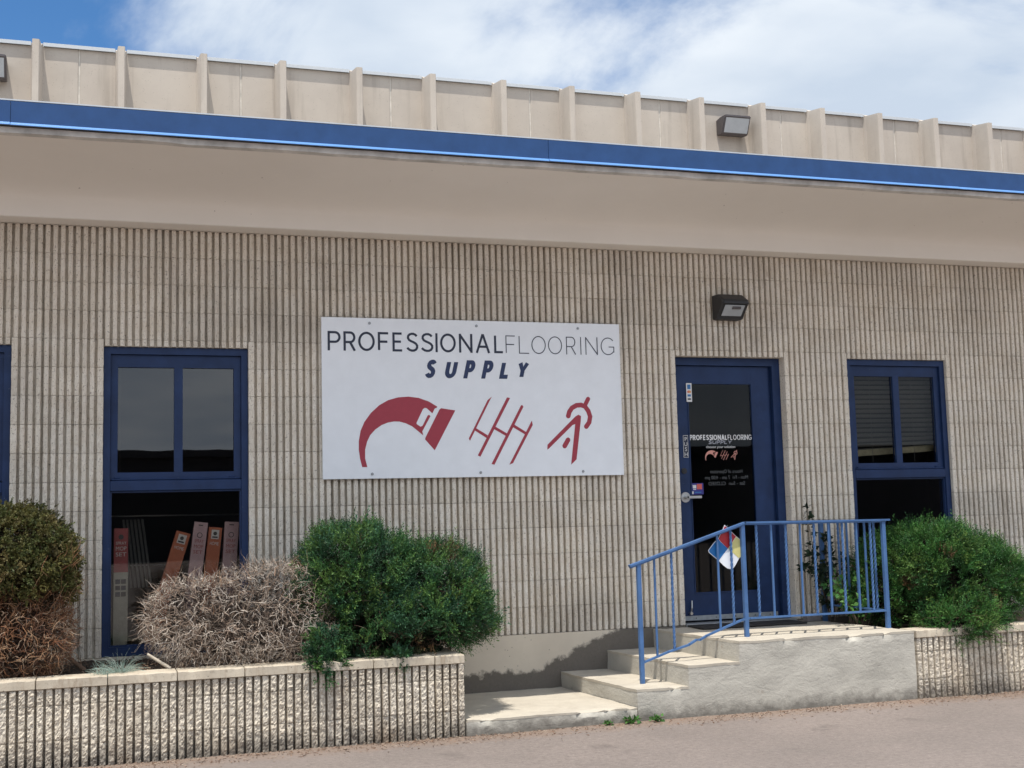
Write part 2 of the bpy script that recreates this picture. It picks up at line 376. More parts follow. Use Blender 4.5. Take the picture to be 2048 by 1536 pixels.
def letter(name, ch, x0, x1, z0, z1, w, y, mat, parent, slant=0):
    st = GLY[ch]; xs = [p[0] for s in st for p in s]; a, b = min(xs), max(xs); sc = (x1-x0-w)/(b-a) if b > a else 1
    V, F = [], []
    for k, s in enumerate(st):
        pts = [(x0+w/2+(p[0]-a)*sc, z0+w/2+p[1]*(z1-z0-w)) for p in s]
        if ch == 'I': pts = [((x0+x1)/2, z0), ((x0+x1)/2, z1)]
        elif len(s) == 2 and (ch in 'PRY' or ch in 'NA') and k != 1: pts = [(pts[0][0], pts[0][1]-(w/2 if s[0][1] == 0 else 0)), (pts[1][0], pts[1][1]+(w/2 if s[1][1] == 1 else -w/2 if s[1][1] == 0 else 0))]
        for q in ribbon(pts, w, closed=(ch == 'O')):
            n = len(V); e = .0006*k
            V += [(p.x+slant*(p.y-z0), y-e, p.y) for p in q] + [(p.x+slant*(p.y-z0), y+.0015, p.y) for p in q]
            F += [(n, n+1, n+2, n+3), (n+7, n+6, n+5, n+4), (n, n+4, n+5, n+1), (n+1, n+5, n+6, n+2), (n+2, n+6, n+7, n+3), (n+3, n+7, n+4, n)]
    o = obj(name, V, F, mat, parent); return o
def text(name, body, x, y, z, size, mat, parent, width=None, align='LEFT', mirror=False, rot=None, ext=.0006):
    cu = bpy.data.curves.new(name, 'FONT'); cu.body = body; cu.size = size; cu.align_x = align; cu.extrude = ext; cu.resolution_u = 3
    tmp = bpy.data.objects.new('tmp', cu); COL.objects.link(tmp)
    dg = bpy.context.evaluated_depsgraph_get(); me = bpy.data.meshes.new_from_object(tmp.evaluated_get(dg)); bpy.data.objects.remove(tmp)
    n = len(me.vertices); co = np.empty(n*3); me.vertices.foreach_get('co', co); co = co.reshape(-1, 3)
    if width: co[:, 0] *= width/max(1e-6, np.ptp(co[:, 0]))
    if mirror: co[:, 0] *= -1
    P = np.stack([co[:, 0], -co[:, 2], co[:, 1]], 1)
    if rot is not None: P = P @ np.array(rot.to_3x3().transposed())
    me.vertices.foreach_set('co', P.ravel()); me.name = name; me.materials.clear(); me.materials.append(M[mat]); me.update()
    if mirror: me.flip_normals()
    return place(bpy.data.objects.new(name, me), parent, (x, y, z))

PI_ = .0508; CO = .2032; Z0 = 2.75

# ------------------------------------------------------------------ ground
g = 400
def ground():
    xs = np.concatenate([[-g, -40], np.arange(-4, 12.01, .25), [40, g]]); ys = np.concatenate([[-g, -40, -12], np.arange(-6, .51, .25), [40, g]])
    V = []
    for y in ys:
        for x in xs:
            z = .012*noise.noise((x*.7, y*.7, 0)) + .004*noise.noise((x*3, y*3, 5)) if -5 < x < 13 and -7 < y < -1.15 else 0
            V.append((x, y, z if z < .004 else .004))
    n = len(xs); F = [(j*n+i, j*n+i+1, (j+1)*n+i+1, (j+1)*n+i) for j in range(len(ys)-1) for i in range(n-1)]
    o = obj('ground', V, F, 'asphalt', None, True); o['kind'] = 'structure'; o['label'] = 'brownish worn asphalt of the forecourt'
ground()

# ------------------------------------------------------------------ ribbed block meshes
def ribbed(nr, h, amp, groove, rows, seed, edge=''):
    jit = .55 if amp < .006 else .34
    rnd = random.Random(seed); w = nr*PI_; gd = .047; hw = groove/2
    cols = []
    for r in range(nr):
        x = r*PI_; off = rnd.uniform(-.3, .3)*amp
        cols += [(x + (.0015 if r == 0 else 0), gd, 0), (x+hw, gd, 0), (x+hw+.002, .003, .5), (x+hw+.007, off, 1), (x+PI_*.42, off, 1.1), (x+PI_*.58, off+rnd.uniform(-.2, .2)*amp, 1.1), (x+PI_-hw-.007, off, 1), (x+PI_-hw-.002, .003, .5), (x+PI_-hw, gd, 0)]
    cols.append((w-.0015, gd, 0))
    if edge == 'L': cols[:3] = [(.0, .0025, .3), (.004, .0, .6), (.012, .0, 1)]
    if edge == 'R': cols[-3:] = [(w-.012, .0, 1), (w-.004, .0, .6), (w, .0025, .3)]
    n = len(cols); V, F = [], []
    zs = [.0014 + (h-.0028)*k/rows for k in range(rows+1)]
    for k, z in enumerate(zs):
        e = 1 if k in (0, rows) else 0
        for (x, y, a) in cols:
            d = a*amp*(.55*noise.noise((x*38+seed*7.1, z*38, seed*3.3)) + .6*noise.noise((x*120+seed, z*120, seed*1.7)) + rnd.uniform(-jit, jit))
            V.append((x + (a > 0)*rnd.uniform(-.0011, .0011), y - d + e*(.0020 if a else 0), z + (0 if e else rnd.uniform(-.3, .3)*h/rows*.5*(a > 0))))
    for k in range(rows):
        for i in range(n-1): F.append((k*n+i, k*n+i+1, (k+1)*n+i+1, (k+1)*n+i))
    b = len(V)
    for k in (0, rows): V += [(c[0], .19, zs[k]) for c in cols]
    for i in range(n-1):
        F.append((i+1, i, b+i, b+i+1)); F.append((rows*n+i, rows*n+i+1, b+n+i+1, b+n+i))
    # ends: two corner columns carry the side faces
    for i, fl in ((0, 0), (n-1, 1)):
        L = [k*n+i for k in range(rows+1)] + [b+n+i, b+i]; F.append(tuple(L) if not fl else tuple(L[::-1]))
    return V, F
def block_set(tagname, nr, h, amp, groove, rows, count, mat, seed, edge=''):
    out = []
    for k in range(count):
        V, F = ribbed(nr, h, amp, groove, rows, seed+k, edge); me = me_from('block', V, F, mat); fix_normals(me); out.append(me)
    return out
rng = random.Random(11)
B8 = block_set('b', 8, CO, .0042, .0165, 9, 26, 'block', 10); B4 = block_set('b', 4, CO, .0042, .0165, 9, 8, 'block', 60)
B4L = block_set('b', 4, CO, .0042, .0165, 9, 8, 'block', 110, 'L'); B8R = block_set('b', 8, CO, .0042, .0165, 9, 8, 'block', 130, 'R')
LIP = .05
L8 = block_set('b', 8, LIP, .004, .0165, 3, 4, 'block', 80); L4 = block_set('b', 4, LIP, .004, .0165, 3, 3, 'block', 90)
OPEN = [(-32, -12), (0, 20), (88, 108), (120, 140)]

# ------------------------------------------------------------------ office building
office = thing('office_building', (3.5, 4, 0), 'long low cream ribbed-block office with blue roof edge and navy windows', 'building')
XL, XR = -3.252, 11.38
def backing():
    gs = []; xs = [XL]
    for a, b in OPEN: xs += [a*PI_-.012, b*PI_+.012]
    xs.append(XR)
    for i in range(0, len(xs), 2): gs.append(boxg(xs[i], xs[i+1],   .051, .20, .512, 3.562))
    for a, b in OPEN: gs.append(boxg(a*PI_-.012, b*PI_+.012,   .051, .20, 2.712, 3.562))
    return obj('wall', *merge(*gs), 'mortar', office)
wall = backing()
stuffV, stuffF = [], []
def emit(s0, s1, z, h):
    n = s1-s0
    if n <= 0: return
    me = rng.choice({(8, 0): B8, (4, 0): B4, (8, 1): L8, (4, 1): L4}[(n, 1 if h < .1 else 0)])
    if h > .1 and z < 2.7 and s0 in (-12, 20, 108, 140): me = rng.choice(B4L)
    if h > .1 and z < 2.7 and s1 in (0, 88, 120): me = rng.choice(B8R)
    x = s0*PI_; jy = rng.uniform(-.002, .002)
    if -17 <= s0 < 168: place(bpy.data.objects.new('block', me), wall, (x, jy, z))
    else:
        k = len(stuffV); stuffV.extend([(v.co.x+x, v.co.y+jy, v.co.z+z) for v in me.vertices]); stuffF.extend([tuple(i+k for i in p.vertices) for p in me.polygons])
for j in range(-11, 4):
    for k in range(-8, 28):
        a, b = 8*k, 8*k+8; z = Z0+j*CO
        if j >= 0: emit(a, b, z, CO); continue
        seg = [(a, b)]
        for p, q in OPEN:
            nx = []
            for u, v in seg:
                if q <= u or p >= v: nx.append((u, v)); continue
                if u < p: nx.append((u, p))
                if v > q: nx.append((q, v))
            seg = nx
        for u, v in seg: emit(u, v, z, CO)
        if j == -1:
            for p, q in OPEN:
                u, v = max(a, p), min(b, q)
                if v > u: emit(u, v, Z0-LIP, LIP)
o = obj('block_courses', stuffV, stuffF, 'block', wall); o['kind'] = 'stuff'
fo = []
for x0, x1 in ((XL, 88*PI_), (108*PI_, XR)): fo.append(boxg(x0, x1, -.012, .20, -.3, .5125))
fo.append(boxg(88*PI_, 108*PI_, -.012, .20, -.3, .494))
obj('foundation', *merge(*fo), 'foundation', office)
# room behind the glass, roof and the rest of the shell
def room():
    x0, x1, y0, y1, z0, z1 = XL, XR, .2, 6.0, .50, 3.50; t = .1
    gs = [boxg(x0, x1, y0, y1, z0-t, z0), boxg(x0, x1, y0, y1, z1, z1+.06), boxg(x0, x1, y1, y1+t, z0-t, z1+.06), boxg(x0, x0+t, y0, y1, z0, z1), boxg(x1-t, x1, y0, y1, z0, z1), boxg(2.9, 3.0, y0+.01, y1, z0, z1), boxg(5.75, 5.85, y0+.01, y1, z0, z1)]
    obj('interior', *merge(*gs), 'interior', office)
room()
obj('side_wall', *merge(boxg(XL-.19, XL-.003, .03, 10.2, -.2, 3.56), boxg(XR+.003, XR+.19, .03, 10.2, -.2, 3.56)), 'mortar', office)
XA, XB = XL-.6, XR+.6
box('roof', XA, XB, -1.235, 10.40, 3.885, 4.02, 'roof', office)
def cove():
    n = 20; pr = [(-.19, 3.60), (-.19, 3.65)] + [(-.19-1.035*(1-math.cos(t)), 3.695+.168*math.sin(t)) for t in [math.pi/2*i/n for i in range(n+1)]]
    poly = [(.05, 3.566), (-.184, 3.566), (-.19, 3.572)] + pr + [(-1.225, 3.88), (.05, 3.88)]
    V, F = extrude_x(poly, XA+.02, XB-.02); o = obj('soffit', V, F, 'soffit', office); fix_normals(o.data)
    for p in o.data.polygons: p.use_smooth = abs(p.normal.x) < .5 and p.area > .2
    o.data.set_sharp_from_angle(angle=R(35))
cove()
# eave edge: weathered timber lip, three folded metal fascia lengths, drip with its sun highlight painted in, gravel stop
def eave():
    V, F = [], []; n = 120
    for i in range(n+1):
        x = XA+(XB-XA)*i/n; w = .006*noise.noise((x*2.3, 1, 0)) + .004*noise.noise((x*9, 4, 0))
        V += [(x, -1.262-w, 3.872), (x, -1.258-w, 3.838+w*1.4), (x, -1.20, 3.836+w), (x, -1.20, 3.876)]
        if i: a = 4*(i-1); F += [(a+k, a+(k+1) % 4, a+4+(k+1) % 4, a+4+k) for k in range(4)]
    o = obj('eave_board', V, F, 'eave', office); fix_normals(o.data)
eave()
for a, b in ((XA, -.56), (-.56, 2.94), (2.94, 6.35), (6.35, XB)):
    d = .004 if a in (XA, 2.94) else 0
    V, F = extrude_x([(-1.262, 3.895), (-1.30-d, 3.872), (-1.306-d, 3.874), (-1.285-d, 3.893), (-1.285-d, 4.028), (-1.262, 4.032)], a, b-.002 if b < XB else b)
    o = obj('fascia', V, F, 'fascia', office); fix_normals(o.data)
    V, F = extrude_x([(-1.2862-d, 3.8935), (-1.3075-d, 3.8745), (-1.3075-d, 3.8715), (-1.299-d, 3.8715), (-1.285-d, 3.888)], a, b-.002 if b < XB else b)
    o = obj('drip_edge', V, F, 'trim', office); fix_normals(o.data)
box('gravel_stop', XA, XB, -1.281, -1.2, 4.0335, 4.042, 'coping', office)

# ------------------------------------------------------------------ windows and door
def window(x, label, up='film'):
    w = bpy.data.objects.new('window', None); place(w, office, (x+.508, .06, .515)); w['label'] = label
    b = lambda n, x0, x1, z0, z1, y0, y1, m='navy', bv=.004: box(n, x+x0, x+x1, y0, y1, z0, z1, m, w, bv)
    fr = merge(boxg(x+.003, x+.05, .035, .14, .515, 2.698), boxg(x+.966, x+1.013, .035, .14, .515, 2.698), boxg(x+.05, x+.966, .036, .14, 2.648, 2.698), boxg(x+.05, x+.966, .036, .14, .515, .578))
    o = obj('frame', *fr, 'navy', w)
    b('transom', .0505, .9655, 1.668, 1.742, .032, .14)
    sh = merge(boxg(x+.052, x+.100, .060, .11, 1.75, 2.645), boxg(x+.914, x+.964, .060, .11, 1.75, 2.645), boxg(x+.1, x+.914, .061, .11, 2.556, 2.645), boxg(x+.1, x+.914, .061, .11, 1.75, 1.80), boxg(x+.49, x+.55, .059, .11, 1.80, 2.556))
    obj('sash', *sh, 'navy', w)
    b('sash_sill', .06, .955, 1.744, 1.756, .04, .10)
    for hx in (.10, .90): b('latch', hx-.02, hx+.02, 1.757, 1.769, .044, .06, 'navy', .003)
    b('pane', .101, .489, 1.801, 2.555, .083, .088, up, 0); b('pane', .551, .913, 1.801, 2.555, .083, .088, up, 0)
    gb = merge(boxg(x+.0505, x+.062, .05, .1, .5785, 1.6675), boxg(x+.954, x+.9655, .05, .1, .5785, 1.6675), boxg(x+.062, x+.954, .051, .1, 1.656, 1.6675), boxg(x+.062, x+.954, .051, .1, .5785, .59))
    obj('glazing_bead', *gb, 'navy', w)
    b('pane', .0622, .9538, .5902, 1.6558, .078, .083, 'glass', 0)
    return w
wl = window(-32*PI_, 'navy window at the left edge'); wm = window(0, 'navy window with mop cartons behind its lower pane'); wr = window(120*PI_, 'navy window with a crooked blind', 'dim')
door = bpy.data.objects.new('door', None); place(door, office, (4.978, .12, .50)); door['label'] = 'navy glazed entrance door with white shop lettering'
dx0, dx1 = 4.470, 5.486
obj('frame', *merge(boxg(dx0+.002, dx0+.03, .088, .19, .50, 2.698), boxg(dx1-.075, dx1-.002, .088, .19, .50, 2.698), boxg(dx0+.03, dx1-.075, .089, .19, 2.635, 2.698), boxg(dx1-.098, dx1-.076, .135, .19, .52, 2.634)), 'navy', door)
l0, l1 = 4.502, 5.386
leaf = obj('leaf', *merge(boxg(l0, 4.622, .118, .16, .535, 2.63), boxg(5.225, l1, .118, .16, .535, 2.63), boxg(4.622, 5.225, .1185, .16, 2.49, 2.63), boxg(4.622, 5.225, .1185, .16, .535, .75)), 'navy', door)
obj('glazing_bead', *merge(boxg(4.6225, 4.630, .112, .15, .751, 2.489), boxg(5.217, 5.2245, .112, .15, .751, 2.489), boxg(4.63, 5.217, .113, .15, 2.481, 2.489), boxg(4.63, 5.217, .113, .15, .751, .762)), 'navy', door)
box('pane', 4.6302, 5.2168, .128, .134, .7622, 2.4808, 'dim', door)
box('door_sweep', l0+.01, l1-.01, .108, .1175, .538, .576, 'galv', door, .002)
for sx in (4.62, 4.8, 4.98, 5.16, 5.3): box('screw', sx-.004, sx+.004, .1055, .1078, .553, .561, 'black', door)
box('threshold', dx0+.005, dx1-.005, -.02, .20, .4945, .522, 'galv', door, .004)
def disc_y(cx, cz, r, y0, y1, n=20):
    V = [(cx+r*math.cos(2*math.pi*k/n), y, cz+r*math.sin(2*math.pi*k/n)) for y in (y0, y1) for k in range(n)]
    return V, [(k, n+k, n+(k+1) % n, (k+1) % n) for k in range(n)] + [tuple(range(n)), tuple(range(2*n-1, n-1, -1))]
lv = obj('lever_handle', *merge(disc_y(4.566, 1.54, .043, .104, .1178), disc_y(4.566, 1.54, .016, .06, .104), boxg(4.566, 4.69, .055, .07, 1.529, 1.551)), 'steel', door); bevel_mesh(lv.data, .0015)
obj('keyhole', *disc_y(4.566, 1.54, .008, .0525, .0548, 10), 'black', door)
obj('deadbolt', *merge(disc_y(4.566, 1.757, .024, .108, .1178), disc_y(4.566, 1.757, .012, .104, .108)), 'black', door)
obj('door_stop', *merge(tube([(4.583, .10, .70), (4.576, .09, .64), (4.570, .10, .60)], .007, 6), disc_y(4.57, .598, .013, .085, .117, 10)), 'steel', door)
# stickers and lettering on the door
yG = .1275
M['wtext'] = plain('white_vinyl', (.72, .72, .72), .5, 0, .03); M['pinkvinyl'] = plain('pink_vinyl', (.62, .28, .23), .5, 0, .05); M['greyvinyl'] = plain('grey_vinyl', (.085, .09, .095), .6, 0, .05)
M['midvinyl'] = plain('mid_vinyl', (.30, .31, .35), .6, 0, .05); M['cardblue'] = plain('card_blue', (.03, .16, .40), .5, 0, .05); M['cardorange'] = plain('card_orange', (.70, .30, .08), .5, 0, .05); M['stickerblue'] = plain('sticker_blue', (.03, .03, .22), .4, 0, .1); M['stickerred'] = plain('sticker_red', (.65, .12, .10), .4, 0, .1)
cs = box('card_sticker', 4.612, 4.662, .1085, .1115, 2.33, 2.486, 'wtext', door)
box('card_logo', 4.622, 4.652, .1075, .1083, 2.436, 2.474, 'cardblue', cs); obj('card_logo', *disc_y(4.631, 2.414, .011, .1075, .1083, 14), 'stickerred', cs); obj('card_logo', *disc_y(4.644, 2.414, .011, .1071, .1083, 14), 'cardorange', cs)
box('card_logo', 4.622, 4.652, .1075, .1083, 2.374, 2.392, 'cardblue', cs); box('card_logo', 4.622, 4.652, .1075, .1083, 2.345, 2.360, 'greyvinyl', cs)
pp = box('push_sticker', 4.569, 4.613, .1155, .1178, 1.868, 2.052, 'wtext', door); box('backing', 4.572, 4.610, .1147, .1153, 1.871, 2.049, 'ink', pp)
for k, ch in enumerate('PUSH'): text('lettering', ch, 4.591, .1143, 2.005-.042*k, .046, 'wtext', pp, align='CENTER')
stk = box('cart_sticker', 4.625, 4.742, .1255, .1272, 1.562, 1.655, 'stickerblue', door)
obj('cart_print', *merge(bar((4.634, .1249, 1.643), (4.644, .1249, 1.638), .001, .006, (0, 1, 0)), boxg(4.644, 4.676, .1245, .1253, 1.612, 1.640), boxg(4.646, 4.674, .1245, .1253, 1.600, 1.606), boxg(4.63, 4.650, .1245, .1253, 1.566, 1.588)), 'wtext', stk)
box('cart_print', 4.682, 4.728, .1245, .1253, 1.604, 1.648, 'stickerred', stk); box('cart_print', 4.66, 4.72, .1245, .1253, 1.574, 1.584, 'cardblue', stk)
def fit_word(wd, xs0, xs1, z0, z1, w, y, mat, parent, slant=0):
    adv = {'P': .72, 'R': .78, 'O': 1.02, 'F': .70, 'E': .74, 'S': .76, 'I': .26, 'N': .88, 'A': .92, 'L': .68, 'G': 1.0, 'U': .86, 'Y': .84}
    tot = sum(adv[c] for c in wd); x = xs0
    for c in wd:
        a = adv[c]/tot*(xs1-xs0); letter('lettering', c, x+a*.06, x+a*.94, z0, z1, w, y, mat, parent, slant); x += a
fit_word('PROFESSIONAL', 4.634, 4.985, 2.012, 2.056, .0085, .1265, 'wtext', door); fit_word('FLOORING', 4.985, 5.214, 2.012, 2.056, .006, .1265, 'wtext', door)
fit_word('SUPPLY', 4.80, 5.022, 1.978, 2.010, .0075, .1265, 'midvinyl', door, .2)
text('lettering', 'choose your solution', 4.918, .1265, 1.945, .030, 'wtext', door, width=.27, align='CENTER')
for k, s in enumerate(('Hours of Operation', 'Mon - Fri  7 am - 4:00 pm', 'Sat - Sun  CLOSED')): text('hours_lettering', s, 4.96, .1265, 1.735-.05*k, .042, 'greyvinyl', door, align='CENTER', mirror=True, width=(.30, .40, .34)[k])

# ------------------------------------------------------------------ shop sign
A1 = [[1.846, 1.815], [1.831, 1.878], [1.822, 1.945], [1.823, 2.011], [1.838, 2.088], [1.868, 2.154], [1.918, 2.221], [1.982, 2.279], [2.051, 2.318], [2.129, 2.34], [2.209, 2.346], [2.288, 2.337], [2.367, 2.31], [2.436, 2.269], [2.428, 2.261], [2.414, 2.256], [2.395, 2.219], [2.351, 2.258], [2.336, 2.261], [2.321, 2.251], [2.27, 2.149], [2.269, 2.137], [2.299, 2.117], [2.316, 2.123], [2.357, 2.201], [2.367, 2.208], [2.379, 2.197], [2.313, 2.081], [2.32, 2.05], [2.283, 2.081], [2.234, 2.12], [2.185, 2.143], [2.136, 2.156], [2.097, 2.157], [2.048, 2.149], [1.999, 2.13], [1.95, 2.097], [1.91, 2.054], [1.886, 2.006], [1.87, 1.945], [1.869, 1.878], [1.885, 1.814]]
A2 = [[2.464, 2.258], [2.577, 2.242], [2.408, 1.936], [2.334, 2.02], [2.337, 2.033], [2.451, 2.247]]
BB = [[[2.839, 2.322], [2.874, 2.35], [2.855, 2.317], [2.689, 2.007], [2.681, 2.026], [2.721, 2.1]], [[2.998, 2.344], [3.023, 2.34], [2.77, 1.884], [2.75, 1.894]], [[3.111, 2.281], [3.122, 2.285], [3.131, 2.271], [2.882, 1.821], [2.859, 1.827]], [[3.198, 2.163], [3.204, 2.128], [3.034, 1.832], [3.004, 1.82]], [[2.739, 2.105], [2.833, 2.049], [2.824, 2.028], [2.73, 2.087]], [[2.893, 2.118], [2.993, 2.061], [2.982, 2.043], [2.884, 2.098]], [[3.051, 2.132], [3.15, 2.072], [3.14, 2.054], [3.04, 2.112]]]
CA = [[3.504, 2.199], [3.514, 2.232], [3.538, 2.264], [3.577, 2.284], [3.615, 2.287], [3.649, 2.275], [3.676, 2.239], [3.69, 2.194], [3.68, 2.148], [3.654, 2.115]]
CV = [[3.32, 1.934], [3.323, 1.973], [3.563, 2.194], [3.59, 2.209], [3.612, 2.199], [3.608, 2.158], [3.563, 1.856], [3.516, 1.814], [3.561, 2.135], [3.539, 2.128], [3.336, 1.945]]
def capsule(pts, w):
    P = [Vector(p) for p in pts]; L_, R_ = [], []
    for i, p in enumerate(P):
        d = (P[min(i+1, len(P)-1)]-P[max(i-1, 0)]).normalized(); n = Vector((-d.y, d.x)); L_.append(p+n*w/2); R_.append(p-n*w/2)
    def capend(c, d): a = math.atan2(d.y, d.x); return [c+Vector((math.cos(a+t), math.sin(a+t)))*w/2 for t in (math.pi/2-math.pi*k/6 for k in range(1, 6))]
    return [tuple(q) for q in L_ + capend(P[-1], P[-1]-P[-2]) + R_[::-1] + capend(P[0], P[0]-P[1])]
def logos(fn):
    return [(n, fn(p), m) for n, p, m in [('claw_logo', A1, 0), ('claw_logo', A2, 0)] + [('rake_logo', b, .0004*(k > 3)) for k, b in enumerate(BB)] + [('pliers_logo', capsule(CA, .038), 0), ('pliers_logo', capsule([(3.645, 2.278), (3.677, 2.336)], .034), .0005), ('pliers_logo', CV, 0), ('pliers_logo', capsule([(3.496, 2.01), (3.466, 1.962)], .038), 0)]]
sign = thing('shop_sign', (2.755, -.03, 1.727), 'large white board reading PROFESSIONALFLOORING SUPPLY with three red tool logos', 'sign')
bd = box('board', 1.55, 3.966, -.030, -.018, 1.727, 2.944, 'white', sign, .0015)
obj('batten', *merge(boxg(1.7, 3.8, -.0178, .002, 2.86, 2.9), boxg(1.7, 3.8, -.0178, .002, 1.77, 1.81)), 'galv', sign)
for bx_, bz_ in ((1.916, 2.904), (2.762, 2.903), (3.608, 2.902), (1.922, 1.762), (2.770, 1.762), (3.616, 1.760)): obj('bolt', *merge(disc_y(bx_, bz_, .011, -.0325, -.0302, 12), disc_y(bx_, bz_, .007, -.040, -.0325, 6)), 'galv', sign)
ys = -.0318
for c, a, b in [('P', 1.596, 1.694), ('R', 1.716, 1.81), ('O', 1.828, 1.955), ('F', 1.979, 2.068), ('E', 2.092, 2.175), ('S', 2.199, 2.293), ('S', 2.314, 2.412), ('I', 2.431, 2.446), ('O', 2.467, 2.592), ('N', 2.618, 2.726), ('A', 2.752, 2.869), ('L', 2.903, 2.982)]: letter('lettering', c, a, b, 2.691, 2.838, .0172, ys, 'ink', sign)
for c, a, b in [('F', 2.998, 3.078), ('L', 3.107, 3.194), ('O', 3.212, 3.331), ('O', 3.351, 3.469), ('R', 3.504, 3.586), ('I', 3.625, 3.633), ('N', 3.669, 3.773), ('G', 3.801, 3.917)]: letter('lettering', c, a, b, 2.691, 2.833, .0068, ys, 'ink', sign)
for c, a, b in [('S', 2.335, 2.436), ('U', 2.491, 2.604), ('P', 2.646, 2.747), ('P', 2.791, 2.894), ('L', 2.936, 3.019), ('Y', 3.072, 3.186)]: letter('lettering', c, a, b-(.0 if c == 'L' else .024), 2.490, 2.632, .0325, ys, 'navyink', sign, .23)
for n, p, e in logos(lambda p: p): plate(n, p, ys-e, .0014+e, 'red', sign)
# the same emblem, small, on the door glass
ks = .298/1.868
def small(p): return [(4.77+(x-1.822)*ks, 1.843+(z-1.814)*ks*.98) for x, z in p]
for n, p, e in logos(small): plate('door_'+n, p, .1262-e, .0008+e, 'pinkvinyl', door)

# ------------------------------------------------------------------ wall lamps
def wall_lamp(x0, x1, y, z0, z1, dep, label, mat, flood=False):
    t = thing('wall_lamp', ((x0+x1)/2, y, z0), label, 'lamp', 'wall-mounted lamps'); h = z1-z0; w = x1-x0
    if not flood:
        pr = [(0, 1), (-.45, .985), (-.95, .72), (-1, .62), (-.96, .56), (-.42, .10), (-.36, 0), (0, 0)]
    else:
        pr = [(0, .92), (-.45, 1), (-1, .97), (-1, .86), (-.62, .0), (-.5, -.06), (0, .02)]
    P = [(y+dep*a, z0+h*b) for a, b in pr]
    n = len(P); V = []
    for xx, s in ((x0, 0), (x0+.02, 1), (x1-.02, 1), (x1, 0)):
        for a, b in P: V.append((xx, y+(a-y)*(1 if s else .93), z0+h/2+(b-z0-h/2)*(1 if s else .93)))
    F = []
    for k in range(3): F += [(k*n+i, k*n+(i+1) % n, (k+1)*n+(i+1) % n, (k+1)*n+i) for i in range(n)]
    F += [tuple(range(n-1, -1, -1)), tuple(range(3*n, 4*n))]
    o = obj('housing', V, F, mat, t); fix_normals(o.data); bevel_mesh(o.data, .003)
    a, b = (P[4], P[5]) if not flood else (P[3], P[4])
    a, b = Vector((0, *a)), Vector((0, *b)); d = (b-a).normalized(); nrm = Vector((0, -d.z, d.y)); nrm = nrm if nrm.y < 0 else -nrm
    p0, p1 = a+d*.018, b-d*.012; e = .035 if not flood else .03
    V = [Vector((xx, 0, 0))+q+nrm*m for m in (.004, -.002) for q in (p0, p1) for xx in (x0+e, x1-e)]
    o = obj('lens', V, [(0, 1, 3, 2), (4, 6, 7, 5), (0, 4, 5, 1), (2, 3, 7, 6), (0, 2, 6, 4), (1, 5, 7, 3)], 'lens', t); fix_normals(o.data)
    q = a.lerp(b, 0); rim = merge(bar((x0+.012, q.y-.004, q.z+.004), (x1-.012, q.y-.004, q.z+.004), .02, .014))
    obj('visor_lip', *rim, mat, t)
    if not flood: obj('bulb_socket', *tube([(x0+w*.42, a.lerp(b, .32).y-.004, a.lerp(b, .32).z), (x0+w*.72, a.lerp(b, .32).y-.004, a.lerp(b, .32).z)], .014, 8), 'bronze', t)
    obj('junction_box', *boxg(x0+w*.25, x1-w*.25, y-.0, y+.03, z0+h*.3, z0+h*.8), mat, t)
    return t
wall_lamp(4.825, 5.075, -.004, 3.0, 3.212, .19, 'black cut-off wall lamp above the navy entrance door', 'black')

# ------------------------------------------------------------------ warehouse behind
ware = thing('warehouse', (8, 12, 0), 'tall beige precast warehouse with upright concrete fins behind the office', 'building')
FY, PY, TOPZ = 10.0, 10.45, 8.76
fx = lambda k: -.945+1.2163*k
box('shell', fx(-5), fx(25), PY+.13, 40, 0, TOPZ-.1, 'panel', ware)
def fin_mesh(h):
    # tee stem: narrow nose, wider root, flared head
    V, F = [], []; prof = [(-.085, PY+.002-FY), (-.064, .36), (-.052, .02), (-.042, 0), (.042, 0), (.052, .02), (.064, .36), (.085, PY+.002-FY)]
    zs = [0, h-.5, h-.12, h]
    for i, z in enumerate(zs):
        for x, y in prof: V.append((x*(1.0 if i < 3 else .98), y, z + (0 if i < 3 else -.10 if y < .03 else -.05 if y < .4 else .0)))
    n = len(prof)
    for i in range(3): F += [(i*n+k, i*n+k+1, (i+1)*n+k+1, (i+1)*n+k) for k in range(n-1)]
    F.append(tuple(range(3*n, 4*n)))
    me = me_from('fin', V, F, 'panel'); fix_normals(me); return me
FIN = fin_mesh(TOPZ+.0)
for k in range(-5, 25, 2):
    a, b = (fx(k)+fx(k-1))/2, (fx(k+1)+fx(k+2))/2
    pn = box('precast_panel', a+.012, b-.012, PY, PY+.12, 0, TOPZ-.045, 'panel', ware, .01)
    for q in (k, k+1): place(bpy.data.objects.new('fin', FIN), pn, (fx(q), FY, 0))
    box('joint_sealant', a-.0115, a+.0115, PY+.012, PY+.06, 0, TOPZ-.05, 'caulk', ware)
    # coping lengths sit between the fins
    for x0, x1 in ((a, fx(k)-.088), (fx(k)+.088, fx(k+1)-.088), (fx(k+1)+.088, b)):
        V, F = extrude_x([(PY-.03, TOPZ-.04), (PY-.05, TOPZ-.055), (PY-.05, TOPZ+.0), (PY-.02, TOPZ+.012), (PY+.2, TOPZ+.012), (PY+.2, TOPZ-.04)], x0, x1)
        o = obj('coping', V, F, 'coping', ware); fix_normals(o.data)
box('gutter_flashing', fx(-5), fx(25), PY+.15, PY+.40, TOPZ-.05, TOPZ+.05, 'coping', ware)
wall_lamp(10.50, 11.02, PY-.004, 8.13, 8.44, .34, 'grey floodlight on the warehouse fins, right of centre', 'bronze', True)
wall_lamp(-1.92, -1.36, PY-.004, 8.10, 8.43, .34, 'grey floodlight on the warehouse at the left photo edge', 'bronze', True)

